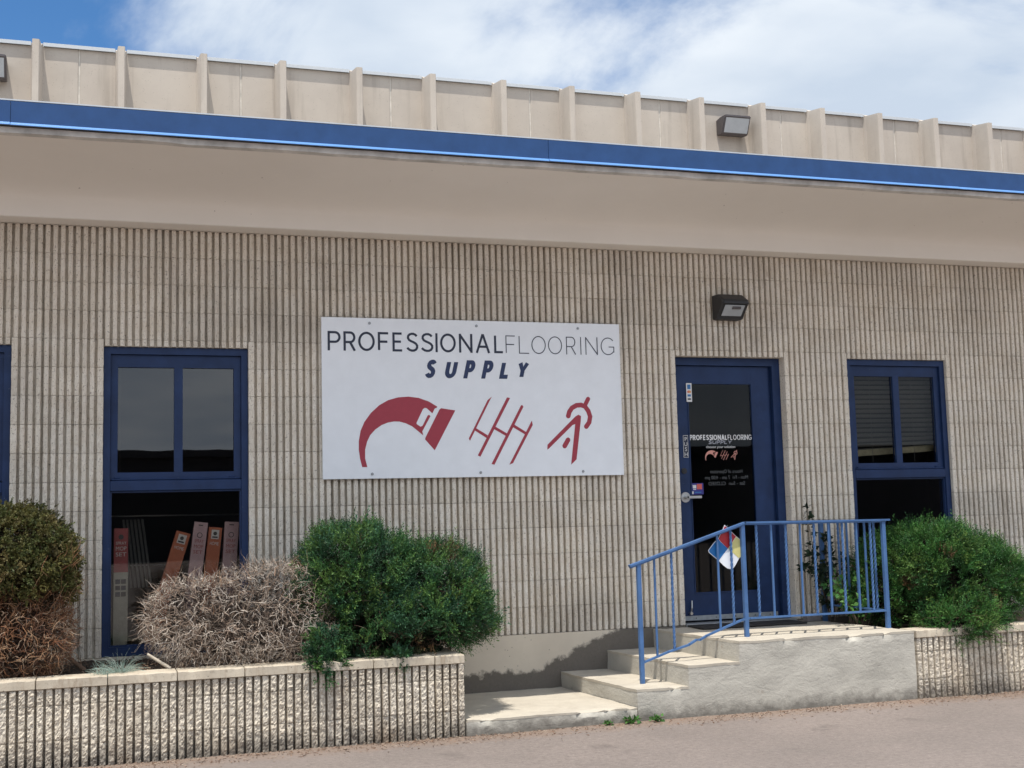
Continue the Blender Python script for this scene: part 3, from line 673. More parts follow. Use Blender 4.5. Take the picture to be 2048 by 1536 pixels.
# ------------------------------------------------------------------ steps and landing
stairs = thing('entrance_stairs', (4.5, -.62, 0), 'grey concrete stairs and landing with cream treads below the entrance door', 'stairs')
YF = -1.236
def chip(p):      # broken-off bits along the front arrises
    if abs(p.y-YF) > .012: return Vector((0, 0, 0))
    for h in ((.1,) if p.x < S1 else (.215,) if p.x < S2 else (.357,) if p.x < S3 else (.5,)):
        if -.022 < p.z-h < .004:
            k = noise.noise((p.x*7.3, 2, h*5))+.5*noise.noise((p.x*21, 7, h*5))
            if k > .2: return Vector((0, min(.03, (k-.2)*.13), -min(.016, (k-.2)*.06)*(p.z > h-.009)))
    return Vector((0, 0, 0))
def voxel(name, xs, ys, zs, occ, mat, parent, amp, seed, drop=None):
    idx = {}; V, F = [], []
    def vid(i, j, k):
        if (i, j, k) not in idx:
            p = Vector((xs[i], ys[j], zs[k])); q = p*6+Vector((seed, 0, 0))
            d = Vector((noise.noise(q), noise.noise(q+Vector((9, 3, 1))), noise.noise(q+Vector((2, 8, 5)))))*amp + Vector((noise.noise(p*22), noise.noise(p*22+Vector((4, 4, 4))), noise.noise(p*22+Vector((7, 1, 2)))))*amp*.5
            if drop: d += drop(p)
            if amp > .004: d += chip(p)
            idx[i, j, k] = len(V); V.append(p+d)
        return idx[i, j, k]
    nx, ny, nz = len(xs)-1, len(ys)-1, len(zs)-1
    O = {(i, j, k) for i in range(nx) for j in range(ny) for k in range(nz) if occ((xs[i]+xs[i+1])/2, (ys[j]+ys[j+1])/2, (zs[k]+zs[k+1])/2)}
    for i, j, k in O:
        for d, c in (((-1, 0, 0), ((0, 0, 0), (0, 0, 1), (0, 1, 1), (0, 1, 0))), ((1, 0, 0), ((1, 0, 0), (1, 1, 0), (1, 1, 1), (1, 0, 1))), ((0, -1, 0), ((0, 0, 0), (1, 0, 0), (1, 0, 1), (0, 0, 1))), ((0, 1, 0), ((0, 1, 0), (0, 1, 1), (1, 1, 1), (1, 1, 0))), ((0, 0, -1), ((0, 0, 0), (0, 1, 0), (1, 1, 0), (1, 0, 0))), ((0, 0, 1), ((0, 0, 1), (1, 0, 1), (1, 1, 1), (0, 1, 1)))):
            if (i+d[0], j+d[1], k+d[2]) not in O: F.append(tuple(vid(i+a, j+b, k+e) for a, b, e in c))
    o = obj(name, V, F, mat, parent, True); o.data.set_sharp_from_angle(angle=R(40)); return o
def cuts(bps, step):
    out = []
    for a, b in zip(bps, bps[1:]):
        n = max(1, round((b-a)/step)); out += [a+(b-a)*i/n for i in range(n)]
    return out+[bps[-1]]
S1, S2, S3, S4 = 3.49, 3.88, 4.282, 5.737
H = [(.215, S1), (.357, S2), (.50, S3)]
skew = lambda p: Vector((-.10*max(0, (p.y-YF)/1.2), 0, 0)) if p.z > .04 else Vector((-.10*max(0, (p.y-YF)/1.2), 0, 0))
def hgt(x): return .197 if x < S2 else .339 if x < S3 else .482
voxel('body', cuts([S1, S2, S3, S4], .035), cuts([YF, -.0125], .06), cuts([-.12, 0, .197, .339, .482], .03), lambda x, y, z: z < hgt(x), 'stair', stairs, .006, 3, skew)
def crumb(p):     # worn, chipped nosing
    return Vector((0, 0, 0))
for (h, x0), x1 in zip(H, (S2+.002, S3+.002, S4+.001)):
    voxel('tread', cuts([x0-.0015, x1], .03), cuts([YF-.0015, -.0135], .05), cuts([h-.0175, h-.006, h], .03), lambda x, y, z: True, 'tread', stairs, .0045, 3, skew)
slab = voxel('slab', cuts([2.275, S1-.006], .035), cuts([YF-.004, -.0125], .06), cuts([-.12, .0, .085], .03), lambda x, y, z: True, 'stair', stairs, .006, 8, skew)
voxel('slab_topping', cuts([2.278, S1-.006], .04), cuts([YF-.005, -.0135], .05), cuts([.0855, .1], .03), lambda x, y, z: True, 'tread', stairs, .0045, 8, skew)

# ------------------------------------------------------------------ planters
PB = {}
PB['full'] = block_set('p', 8, CO, .0085, .0125, 20, 12, 'pblock', 200); PB['top'] = block_set('p', 8, .10, .0085, .0125, 10, 8, 'pblock', 240)
PB['hfull'] = block_set('p', 4, CO, .0085, .0125, 20, 5, 'pblock', 260); PB['htop'] = block_set('p', 4, .10, .0085, .0125, 10, 3, 'pblock', 280)
def cap_mesh(L, seed):
    xs = cuts([.0025, L-.0025], .04); ysn = cuts([0, .21], .05); zs = [0, .018, .04, .056]
    V, F = boxg(.0025, L-.0025, 0, .21, 0, .056); me = me_from('cap', V, F, 'cap'); bm = bmesh.new(); bm.from_mesh(me)
    bmesh.ops.bevel(bm, geom=bm.edges[:], offset=.0035, segments=1, affect='EDGES'); bmesh.ops.subdivide_edges(bm, edges=[e for e in bm.edges if e.calc_length() > .06], cuts=9, use_grid_fill=True)
    rn = random.Random(seed)
    for v in bm.verts:
        q = v.co*34+Vector((seed*11.3, 0, 0)); edge = v.co.z > .044 and v.co.y < .03
        k = max(0, noise.noise(q*.8)-.1)*.02 if edge else 0
        v.co += Vector((0, .0022*noise.noise(q)+k, .0018*noise.noise(q+Vector((3, 5, 7)))-k*.7))
    bm.to_mesh(me); bm.free(); me.polygons.foreach_set('use_smooth', [True]*len(me.polygons)); me.set_sharp_from_angle(angle=R(22)); return me
def planter(name, x_start, n, half, top, label, endcap_x=None):
    x_end = x_start+n*8*PI_+(4*PI_ if half else 0)
    t = thing(name, ((x_start+x_end)/2, -.62, 0), label, 'planter', 'ribbed block planters along the wall')
    yf = -1.234; cb = top-.056; core = box('core', x_start, x_end-.002, yf+.051, yf+.19, -.2, cb-.002, 'mortar', t)
    pos = [(x_start+8*PI_*k, 0) for k in range(n)] + ([(x_start+8*PI_*n, 1)] if half else [])
    for z, kind in ((cb-.10, 'top'), (cb-.10-CO, 'full'), (cb-.10-2*CO, 'full')):
        for x, hf in pos: place(bpy.data.objects.new('block', rng.choice(PB[('h' if hf else '')+kind])), t, (x, yf+rng.uniform(-.003, .003), z))
    cm = [cap_mesh(8*PI_, q+x_start) for q in range(1, 7)]; ch = cap_mesh(4*PI_, 2)
    for x, hf in pos: place(bpy.data.objects.new('cap', ch if hf else rng.choice(cm)), t, (x, yf-.008+rng.uniform(-.002, .002), cb+rng.uniform(0, .0015)))
    return t, x_end, cb
pl, xe, cb = planter('block_planter', -.373-8*PI_*6, 12, True, .525, 'low cream ribbed-block planter holding three bushes, left of the stairs')
box('end_wall', xe-.19, xe-.004, -1.042, -.014, -.2, cb-.002, 'pblock', pl); box('end_cap', xe-.195, xe, -1.030, -.014, cb, cb+.055, 'cap', pl, .004)
pr_, xe2, cb2 = planter('block_planter', 5.752, 13, False, .50, 'stained ribbed-block planter right of the landing, under the spreading juniper')
def soil(name, x0, x1, z, lab, parent):
    xs = cuts([x0, x1], .05); ysn = cuts([-1.04, -.013], .05); n = len(xs)
    V = [(x, y, z+.025*noise.noise((x*5, y*5, 2))+.012*noise.noise((x*20, y*20, 3))) for y in ysn for x in xs]
    F = [(j*n+i, j*n+i+1, (j+1)*n+i+1, (j+1)*n+i) for j in range(len(ysn)-1) for i in range(n-1)]
    obj(name, V, F, 'soil', parent, True)
soil('soil', -2.8, xe-.19, .495, '', pl); soil('soil', 5.745, xe2, .46, '', pr_)

# ------------------------------------------------------------------ stair railing
rail = thing('stair_railing', (4.65, -.97, .2), 'blue wrought-iron railing with twisted pickets along the stairs and landing', 'railing')
RY = -.97; RX = 5.70
def twisted(p, q, w, turns_per_m=13):
    p, q = Vector(p), Vector(q); L_ = (q-p).length; n = max(8, int(L_*turns_per_m*8)); V, F = [], []
    for i in range(n+1):
        f = i/n; e = min(1, max(0, (f-.06)/.03))*min(1, max(0, (.97-f)/.03)); a = 2*math.pi*turns_per_m*L_*f/2
        c = p.lerp(q, f); V += [c+Vector((math.cos(a+k*math.pi/2+.785), math.sin(a+k*math.pi/2+.785), 0))*w*.72 for k in range(4)]
        if i: F += [((i-1)*4+k, (i-1)*4+(k+1) % 4, i*4+(k+1) % 4, i*4+k) for k in range(4)]
    F += [(3, 2, 1, 0), tuple(range(4*n, 4*n+4))]
    return V, F
ztop = lambda x: 1.052+(x-3.60)*(1.330-1.052)/(4.51-3.60) if x < 4.51 else 1.330-(x-4.51)*.008
zbot = lambda x: .362+(x-3.66)*(.628-.362)/(4.50-3.66) if x < 4.50 else .632+(x-4.5)*.002
obj('top_rail', *merge(bar((3.578, RY, ztop(3.578)), (4.515, RY, ztop(4.51)), .042, .014), bar((4.505, RY, ztop(4.51)), (RX+.055, RY, ztop(RX)), .042, .014), bar((3.582, RY, ztop(3.578)-.012), (4.51, RY, ztop(4.51)-.012), .024, .011), bar((4.508, RY, ztop(4.51)-.012), (RX+.02, RY, ztop(RX)-.012), .024, .011)), 'railblue', rail)
sag = [(3.655, .362), (3.85, .425), (4.02, .468), (4.08, .500), (4.11, .498), (4.16, .523), (4.45, .622), (4.52, .632), (RX, .634)]
obj('bottom_rail', *merge(*[bar((a[0], RY, a[1]), (b[0]+.003, RY, b[1]), .024, .013) for a, b in zip(sag, sag[1:])]), 'railblue', rail)
for x, z in ((3.648, .212), (4.492, .497), (RX, .497)):
    o = obj('post', *bar((x, RY, z), (x, RY, ztop(x)-.012), .029, .029, (0, 1, 0)), 'railblue', rail)
for x, tw in ((3.772, 0), (3.908, 1), (4.282, 0), (4.393, 1), (4.606, 1), (4.730, 0), (4.852, 1), (4.974, 0), (5.094, 1), (5.218, 0), (5.339, 1), (5.462, 0), (5.584, 1)):
    a, b = (x, RY, zbot(x)), (x, RY, ztop(x)-.012)
    obj('picket', *(twisted(a, b, .0145) if tw else bar(a, b, .0128, .0128, (0, 1, 0))), 'railblue', rail)
ye = -.09
obj('top_rail', *bar((RX, RY+.02, 1.318), (RX, ye, 1.318), .042, .014), 'railblue', rail); obj('bottom_rail', *bar((RX, RY+.02, .632), (RX, ye, .632), .024, .013), 'railblue', rail)
obj('post', *bar((RX, ye, .47), (RX, ye, 1.312), .032, .032, (0, 1, 0)), 'railblue', rail)
for k in range(6):
    y = RY+.125*(k+1); a, b = (RX, y, .634), (RX, y, 1.312); obj('picket', *(twisted(a, b, .0145) if k % 2 == 0 else bar(a, b, .0128, .0128, (0, 1, 0))), 'railblue', rail)

hz = thing('hazard_placard', (4.366, -.95, .99), 'tilted hazard diamond in red, blue, yellow and white hung on the stair railing', 'sign')
M['hred'] = plain('placard_red', (.40, .02, .03), .4, 0, .04); M['hblue'] = plain('placard_blue', (.01, .14, .40), .4, 0, .04); M['hyel'] = plain('placard_yellow', (.68, .62, .25), .4, 0, .04)
outl = [[4.302, 1.22], [4.262, 1.187], [4.217, 1.136], [4.221, 1.12], [4.297, 1.058], [4.310, 1.047], [4.334, 1.023], [4.368, .999], [4.406, .99], [4.43, 1.016], [4.464, 1.066], [4.513, 1.111], [4.515, 1.182], [4.45, 1.231], [4.359, 1.317], [4.347, 1.293]]
plate('plate', outl, -.952, .004, 'white', hz)
C_ = [4.376, 1.144]
for n, m, p in (('red_quadrant', 'hred', [C_, [4.317, 1.199], [4.303, 1.219], [4.348, 1.292], [4.359, 1.314], [4.448, 1.231]]), ('blue_quadrant', 'hblue', [C_, [4.315, 1.197], [4.302, 1.217], [4.263, 1.185], [4.219, 1.136], [4.223, 1.121], [4.299, 1.060], [4.311, 1.075]]), ('yellow_quadrant', 'hyel', [[4.379, 1.144], [4.450, 1.229], [4.513, 1.180], [4.511, 1.112], [4.465, 1.069]])):
    plate(n, [(C_[0]+(x-C_[0])*.985+(.0), C_[1]+(z-C_[1])*.985) for x, z in p], -.9535, .0012, m, hz)
obj('wire_tie', *merge(tube([(4.398, -.985, 1.25), (4.40, -.958, 1.255), (4.405, -.945, 1.25)], .002, 5), tube([(4.36, -.99, 1.312), (4.372, -.955, 1.30)], .002, 5)), 'galv', hz)

# ------------------------------------------------------------------ small things at the door and in the windows
tag(box('door_mat', 4.47, 5.40, -.31, -.03, .504, .518, 'landshade', None, .004), 'thin dark strip standing in for the shade on the landing below the entrance door', 'mat')  # dark strip laid in as painted shade by the threshold
M['brick'] = plain('grey_brick', (.22, .20, .20), .9, 0, .25, 30, .2, .6)
tag(box('loose_brick', 5.50, 5.63, -.15, -.07, .502, .548, 'brick', None, .006), 'loose grey brick by the wall at the back of the landing', 'brick')
M['carton_orange'] = plain('carton_orange', (.60, .16, .065), .55, 0, .08); M['carton_pink'] = plain('carton_pink', (.66, .41, .39), .55, 0, .06); M['carton_red'] = plain('carton_red', (.44, .09, .08), .55, 0, .08); M['carton_cream'] = plain('carton_cream', (.55, .49, .38), .55, 0, .1)
M['carton_dark'] = plain('carton_dark', (.10, .08, .07), .6, 0, .1); M['carton_text'] = plain('carton_print', (.80, .70, .62), .6, 0, .05)
def carton(xb, xt, ztop, w, mat, label, kind, y=.21, zb=.60, lean=.02):
    """tall slim carton leaning sideways; local frame: a along the width, u up its length"""
    t = thing('mop_carton', ((xb+xt)/2+w/2, y, zb), label, 'carton', 'mop cartons behind the window')
    base = Vector((xb, y, zb)); up = Vector((xt-xb, lean, ztop-zb)); Ln = up.length; up.normalize()
    ax = Vector((up.z, 0, -up.x)).normalized(); dp = up.cross(ax).normalized(); dp = dp if dp.y > 0 else -dp
    pt = lambda a, u, d=0: base+ax*a+up*u+dp*d
    def slab(name, a0, a1, u0, u1, d0, d1, m, par):
        V = [pt(a, u, d) for a, d, u in ((a0, d0, u0), (a1, d0, u0), (a1, d1, u0), (a0, d1, u0), (a0, d0, u1), (a1, d0, u1), (a1, d1, u1), (a0, d1, u1))]
        o = obj(name, V, boxg(0, 1, 0, 1, 0, 1)[1], m, par); fix_normals(o.data); return o
    rot = Matrix((ax, dp, up)).transposed().to_4x4()
    def word(s, u, size, m='carton_text', width=None): p = pt(w/2, u, -.0015); text('lettering', s, p.x, p.y, p.z, size, m, t, align='CENTER', rot=rot, width=width)
    if kind == 'set':
        slab('carton', 0, w, 0, Ln*.62, 0, .075, 'carton_cream', t); slab('carton_top', 0, w, Ln*.6201, Ln, 0, .075, mat, t)
        for r_ in range(3):
            for c_ in range(2): slab('photo_print', w*(.12+.40*c_), w*(.46+.40*c_), Ln*.56-.045*r_-.032, Ln*.56-.045*r_, -.0012, -.0004, 'carton_dark' if (r_+c_) % 2 else 'bronze', t)
        for k, s in enumerate(('SPRAY', 'MOP', 'SET')): word(s, Ln*.86-.042*k, .04 if k else .03, width=w*.74)
        V = [pt(w/2+.018*math.cos(q), Ln*.925+.018*math.sin(q), -.001) for q in [2*math.pi*i/16 for i in range(16)]]
        obj('emblem', V, [tuple(range(16))], 'carton_dark', t)
    elif kind == 'home':
        slab('carton', 0, w, 0, Ln, 0, .075, mat, t); slab('emblem', w*.22, w*.80, Ln-.085, Ln-.018, -.0014, -.0004, 'carton_text', t)
        V = [pt(w/2+.014*math.cos(q), Ln-.045+.014*math.sin(q), -.002) for q in [2*math.pi*i/14 for i in range(14)]]; obj('emblem_print', V, [tuple(range(14))], 'carton_dark', t)
        slab('emblem_print', w*.30, w*.72, Ln-.078, Ln-.066, -.0022, -.0016, 'carton_dark', t); word('HOME', Ln-.13, .034, width=w*.66)
    else:
        slab('carton', 0, w, 0, Ln-.045, 0, .075, mat, t); slab('hanger_flap', 0, w, Ln-.0448, Ln, 0, .006, mat, t); slab('hanger_slot', w*.33, w*.66, Ln-.026, Ln-.018, -.0014, -.0003, 'carton_dark', t)
        V = [pt(w/2+.02*math.cos(q), Ln-.095+.02*math.sin(q), -.0012) for q in [2*math.pi*i/16 for i in range(16)]]; obj('emblem', V, [tuple(range(16))], 'carton_dark', t)
        V = [pt(w/2+.015*math.cos(q), Ln-.095+.015*math.sin(q), -.0018) for q in [2*math.pi*i/16 for i in range(16)]]; obj('emblem_print', V, [tuple(range(16))], mat, t)
        for k, s in enumerate(('SPRAY', 'MOP', 'SET')): word(s, Ln-.15-.04*k, .036, 'carton_red', width=w*.66)
carton(.081, .083, 1.405, .098, 'carton_red', 'upright carton with red top and SPRAY MOP SET lettering at the window left side', 'set', zb=.58)
carton(.285, .521, 1.38, .102, 'carton_orange', 'orange HOME carton leaning most, leftmost of four beside each other', 'home')
carton(.545, .647, 1.441, .098, 'carton_pink', 'pink mop carton between the two orange HOME cartons', 'flap', y=.22)
carton(.665, .752, 1.40, .094, 'carton_orange', 'orange HOME carton between the two pink cartons', 'home', y=.205)
carton(.815, .866, 1.436, .102, 'carton_pink', 'pink mop carton furthest right, next to the window frame', 'flap', y=.22)
# curtain edge and rails imitating line reflections in the middle window, blind in the right one
tag(box('curtain_strip', .108, .124, .16, .19, 1.76, 2.60, 'tan', None, .003), 'narrow tan curtain edge at the left of the upper pane', 'curtain')
sh = thing('reflection_rack', (.5, .9, .52), 'added dark rack whose thin rails stand in for line reflections in the lower window pane', 'rack')
for z in (1.12, 1.50): obj('rail', *tube([(.05, .9, z), (1.35, .9, z-.01)], .006, 6), 'steel', sh)  # thin rails added to imitate faint reflected lines in the glass
for x in (.06, 1.34): obj('upright', *bar((x, .92, .50), (x, .92, 1.9), .03, .03, (0, 1, 0)), 'black', sh)
M['paleboard'] = plain('pale_moulding', (.30, .28, .25), .6, 0, .1)
for k in range(6): obj('moulding_sample', *bar((.16+.028*k, .88, 1.47), (.22+.03*k, .84, .95), .016, .012), 'paleboard', sh)
bl = thing('window_blind', (6.6, .2, 1.85), 'crooked slatted blind half raised inside the right window', 'blind')
for k in range(17):
    z = 2.60-.042*k; tl = .014 if k > 13 else .004
    obj('slat', *merge(bar((6.13, .20, z-tl), (7.08, .20, z+tl), .040, .002, (0, .75, 1))), 'slat', bl)
obj('bottom_bar', *bar((6.13, .20, 1.885), (7.08, .20, 1.935), .03, .055), 'blindbar', bl)
for x in (6.42, 6.85): obj('cord', *tube([(x, .17, 2.62), (x, .17, 1.80)], .0018, 5), 'slat', bl)
box('head_rail', 6.13, 7.08, .185, .225, 2.615, 2.65, 'slat', bl)

# ------------------------------------------------------------------ plants
def fast_mesh(name, V, Q, colr, mat):
    me = bpy.data.meshes.new(name); n = len(V); k = Q.shape[1]
    me.vertices.add(n); me.vertices.foreach_set('co', V.astype(np.float32).ravel())
    me.loops.add(Q.size); me.loops.foreach_set('vertex_index', Q.astype(np.int32).ravel())
    me.polygons.add(len(Q)); me.polygons.foreach_set('loop_start', np.arange(0, Q.size, k, dtype=np.int32))
    me.update(calc_edges=True)
    a = me.color_attributes.new('Col', 'FLOAT_COLOR', 'POINT'); a.data.foreach_set('color', np.concatenate([colr, np.ones((n, 1))], 1).astype(np.float32).ravel())
    me.materials.append(M[mat]); return me
def unit(v): return v/np.maximum(1e-9, np.linalg.norm(v, axis=-1, keepdims=True))
PN = 2.7
def ell_points(nr, ells, n, lo=.86, hi=1.04, zmin=None, taper=.2, rej=True):
    """points scattered over the outer skin of a union of ellipsoids, with outward normals"""
    P, D = [], []
    A = np.array([e[3]*e[4]+e[3]*e[5]+e[4]*e[5] for e in ells]); cnt = (n*1.9*A/A.sum()).astype(int)
    for e, m in zip(ells, cnt):
        c, r = np.array(e[:3]), np.array(e[3:]); d = unit(nr.normal(size=(m, 3)))
        lump = np.array([noise.noise(Vector(q*2.7+c*3))+.6*noise.noise(Vector(q*7+c*5)) for q in d])*.12
        sq = 1/(np.abs(d)**PN).sum(1)**(1/PN)
        p = c+d*r*sq[:, None]*(nr.uniform(lo, hi, (m, 1))+lump[:, None]); keep = np.ones(m, bool)
        for f in ells:
            if f is e or not rej: continue
            keep &= (np.abs((p-np.array(f[:3]))/np.array(f[3:]))**PN).sum(1) > .82
        tp = np.clip((c[2]-p[:, 2])/r[2], 0, 1)**1.5; p[:, :2] = c[:2]+(p[:, :2]-c[:2])*(1-taper*tp)[:, None]
        if zmin is not None: keep &= p[:, 2] > zmin
        P.append(p[keep]); D.append(unit(np.sign(d)*np.abs(d)**(PN-1)/r)[keep])
    P, D = np.concatenate(P), np.concatenate(D); o = nr.permutation(len(P))[:n]
    return P[o], D[o]
def strands(nr, P, D, length, wid, segs, curl, grav, col, colvar):
    """tapered three-sided curved twigs"""
    n = len(P); L_ = nr.uniform(*length, n)[:, None]; w = nr.uniform(*wid, n)[:, None]
    cur = P.copy(); d = unit(D); ax = unit(nr.normal(size=(n, 3))); s = unit(np.cross(d, ax)); rings = []
    for i in range(segs+1):
        b = unit(np.cross(d, s)); s = unit(np.cross(b, d)); rr = w*(1-.8*i/segs)
        rings.append(np.stack([cur+s*rr, cur+(-.5*s+.87*b)*rr, cur+(-.5*s-.87*b)*rr], 1))
        d = unit(d+nr.normal(size=(n, 3))*curl+np.cross(d, ax)*curl*.8+np.array([0, 0, grav])); cur = cur+d*L_/segs
    V = np.stack(rings, 1).reshape(-1, 3); base = np.arange(n)[:, None, None]*(segs+1)*3+np.arange(segs)[None, :, None]*3
    q = np.array([[0, 1, 4, 3], [1, 2, 5, 4], [2, 0, 3, 5]]); Q = (base[..., None]+q[None, None]).reshape(-1, 4)
    c = np.array(col)[nr.integers(0, len(col), n)]*(1+nr.uniform(-colvar, colvar, (n, 1))); c = np.repeat(c, (segs+1)*3, 0)
    return V, Q, np.clip(c, .002, 1)
def sprays(nr, P, D, per, ln, blade, bw, cols, cv, fan=.34, up=.5):
    """tufts: each a fan of small sprays, each spray a short stem of flat blades"""
    n = len(P); tc = np.array(cols)[nr.integers(0, len(cols), n)]*(1+nr.uniform(-cv, cv, (n, 1)))
    ax_ = unit(D*.75+nr.normal(size=D.shape)*.5+np.array([0, 0, up]))
    p0 = np.repeat(P, per, 0); d = unit(np.repeat(ax_, per, 0)+nr.normal(size=(n*per, 3))*fan); c = np.repeat(tc, per, 0)*(1+nr.uniform(-.25, .25, (n*per, 1)))
    p0 = p0+nr.normal(size=p0.shape)*.018; L_ = nr.uniform(*ln, (len(p0), 1)); Vs, Cs = [], []
    side = unit(np.cross(d, nr.normal(size=d.shape))); nb = 9
    for i in range(nb):
        f = (i+.3)/nb; q = p0+d*L_*f; sg_ = 1 if i % 2 else -1
        bd_ = unit(d*.85+side*sg_*.62*(1 if i < nb-1 else .1)+nr.normal(size=d.shape)*.22); wv = unit(np.cross(bd_, nr.normal(size=d.shape)))
        l = blade*(1.05-.45*f)*nr.uniform(.75, 1.25, (len(q), 1)); b = bw*nr.uniform(.8, 1.25, (len(q), 1))
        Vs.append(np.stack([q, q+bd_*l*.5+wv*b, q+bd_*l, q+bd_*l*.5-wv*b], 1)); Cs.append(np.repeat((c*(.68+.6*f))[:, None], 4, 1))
    V = np.concatenate(Vs).reshape(-1, 3); C = np.concatenate(Cs).reshape(-1, 3); Q = np.arange(len(V)).reshape(-1, 4)
    return V, Q, np.clip(C, .002, 1)
def part_mesh(name, vqc, mat, parent):
    V, Q, C = vqc; c = np.array([(V[:, 0].min()+V[:, 0].max())/2, (V[:, 1].min()+V[:, 1].max())/2, V[:, 2].min()])
    me = fast_mesh(name, V-c, Q, C, mat); o = place(bpy.data.objects.new(name, me), parent, tuple(c)); o['kind'] = 'stuff'; return o
def cat(*ps):
    V, Q, C, n = [], [], [], 0
    for v, q, c in ps: V.append(v); Q.append(q+n); C.append(c); n += len(v)
    return np.concatenate(V), np.concatenate(Q), np.concatenate(C)
def limbs(nr, base, ells, n, r0, col):
    P, D = ell_points(nr, ells, n, .55, .85); V, Q, C, k = [], [], [], 0
    for p in P:
        b = np.array(base)+nr.normal(size=3)*np.array([.16, .06, 0]); m = (b+p)/2+nr.normal(size=3)*.05; m[2] -= .03
        v, f = tube([b, b*.6+m*.4, m, m*.4+p*.6, p], [r0, r0*.8, r0*.6, r0*.45, r0*.25], 5); f = np.array([q for q in f if len(q) == 4])
        V.append(np.array([tuple(x) for x in v])); Q.append(f+k); k += len(v)
    V = np.concatenate(V); return V, np.concatenate(Q), np.tile(np.array([col]), (len(V), 1))*nr.uniform(.7, 1.2, (len(V), 1))
GREEN = [(.036, .105, .036), (.048, .130, .040), (.028, .086, .038), (.075, .150, .036), (.036, .098, .052)]
def juniper(name, seed, ells, ntuft, per, label, cols, base, zmin, extra=None):
    nr = np.random.default_rng(seed); cx = np.mean([e[0] for e in ells]); t = thing(name, (cx, -.75, .48), label, 'bush', 'bushes in the planters')
    P, D = ell_points(nr, ells, ntuft, .90, 1.05, zmin); low = D[:, 2] < -.25
    keep = ~low | (nr.uniform(size=len(P)) < .35)
    P, D = P[keep], D[keep]
    pn = np.array([noise.noise(Vector(q*4.2)) for q in P]); brown = pn > .44
    outer = sprays(nr, P[~brown], D[~brown], per, (.055, .125), .024, .0028, cols, .42)
    yl = np.array([noise.noise(Vector(q*6+np.array([3, 1, 0]))) for q in P]) > .25; yl &= ~brown
    outer = cat(outer, sprays(nr, P[yl], D[yl], 6, (.06, .14), .030, .004, [(.11, .19, .045), (.085, .165, .04)], .3), sprays(nr, P[brown], D[brown], 6, (.04, .09), .026, .003, [(.17, .10, .05), (.10, .075, .04), (.06, .08, .03)], .3))
    st = nr.uniform(size=len(P)) < .05
    outer = cat(outer, sprays(nr, P[st]+D[st]*.03, D[st], 3, (.10, .19), .034, .0042, cols, .3, .25, .5))
    P2, D2 = ell_points(nr, ells, ntuft//2, .50, .80, zmin, .2, False); inner = sprays(nr, P2, D2, per-3, (.05, .09), .030, .004, [(.014, .034, .014), (.032, .027, .017)], .3, 1.0)  # inner leaves near-black: the shade inside the bush is put into their colour
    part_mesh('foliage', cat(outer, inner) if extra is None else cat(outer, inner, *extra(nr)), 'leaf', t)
    P3, D3 = ell_points(nr, ells, 1500, .62, 1.0, zmin); lo = P3[:, 2] < np.median(P3[:, 2])+.05
    tw = strands(nr, P3[lo], D3[lo], (.06, .16), (.0014, .0028), 5, .35, -.05, [(.16, .10, .07), (.22, .16, .12), (.10, .06, .045)], .3)
    part_mesh('twigs', tw, 'twig', t)
    part_mesh('branches', limbs(nr, base, ells, 46, .014, (.10, .075, .06)), 'twig', t)
    return t
juniper('juniper_bush', 5, [(1.66, -.70, .98, .36, .41, .36), (2.17, -.70, .87, .34, .42, .33), (1.95, -.74, .71, .59, .46, .22)], 1300, 14, 'dense dark green juniper bush in the planter beneath the sign board', GREEN, (1.9, -.65, .5), .47,
    lambda nr: [sprays(nr, *ell_points(nr, [(1.36, -1.2, .58, .09, .07, .13)], 40), 12, (.04, .08), .03, .0042, GREEN, .3), sprays(nr, *ell_points(nr, [(1.84, -1.18, .53, .05, .06, .05)], 12), 10, (.03, .06), .03, .0042, GREEN, .3)])
juniper('juniper_bush', 9, [(6.32, -.72, .83, .42, .42, .39), (6.70, -.70, .76, .31, .40, .34), (6.28, -1.10, .53, .30, .18, .15), (6.02, -.6, .80, .20, .34, .33)], 1350, 14, 'spreading green juniper bush right of the railing, hanging over the planter edge', [(.034, .115, .026), (.046, .140, .030), (.028, .092, .028), (.070, .155, .034)], (6.4, -.65, .48), .30)
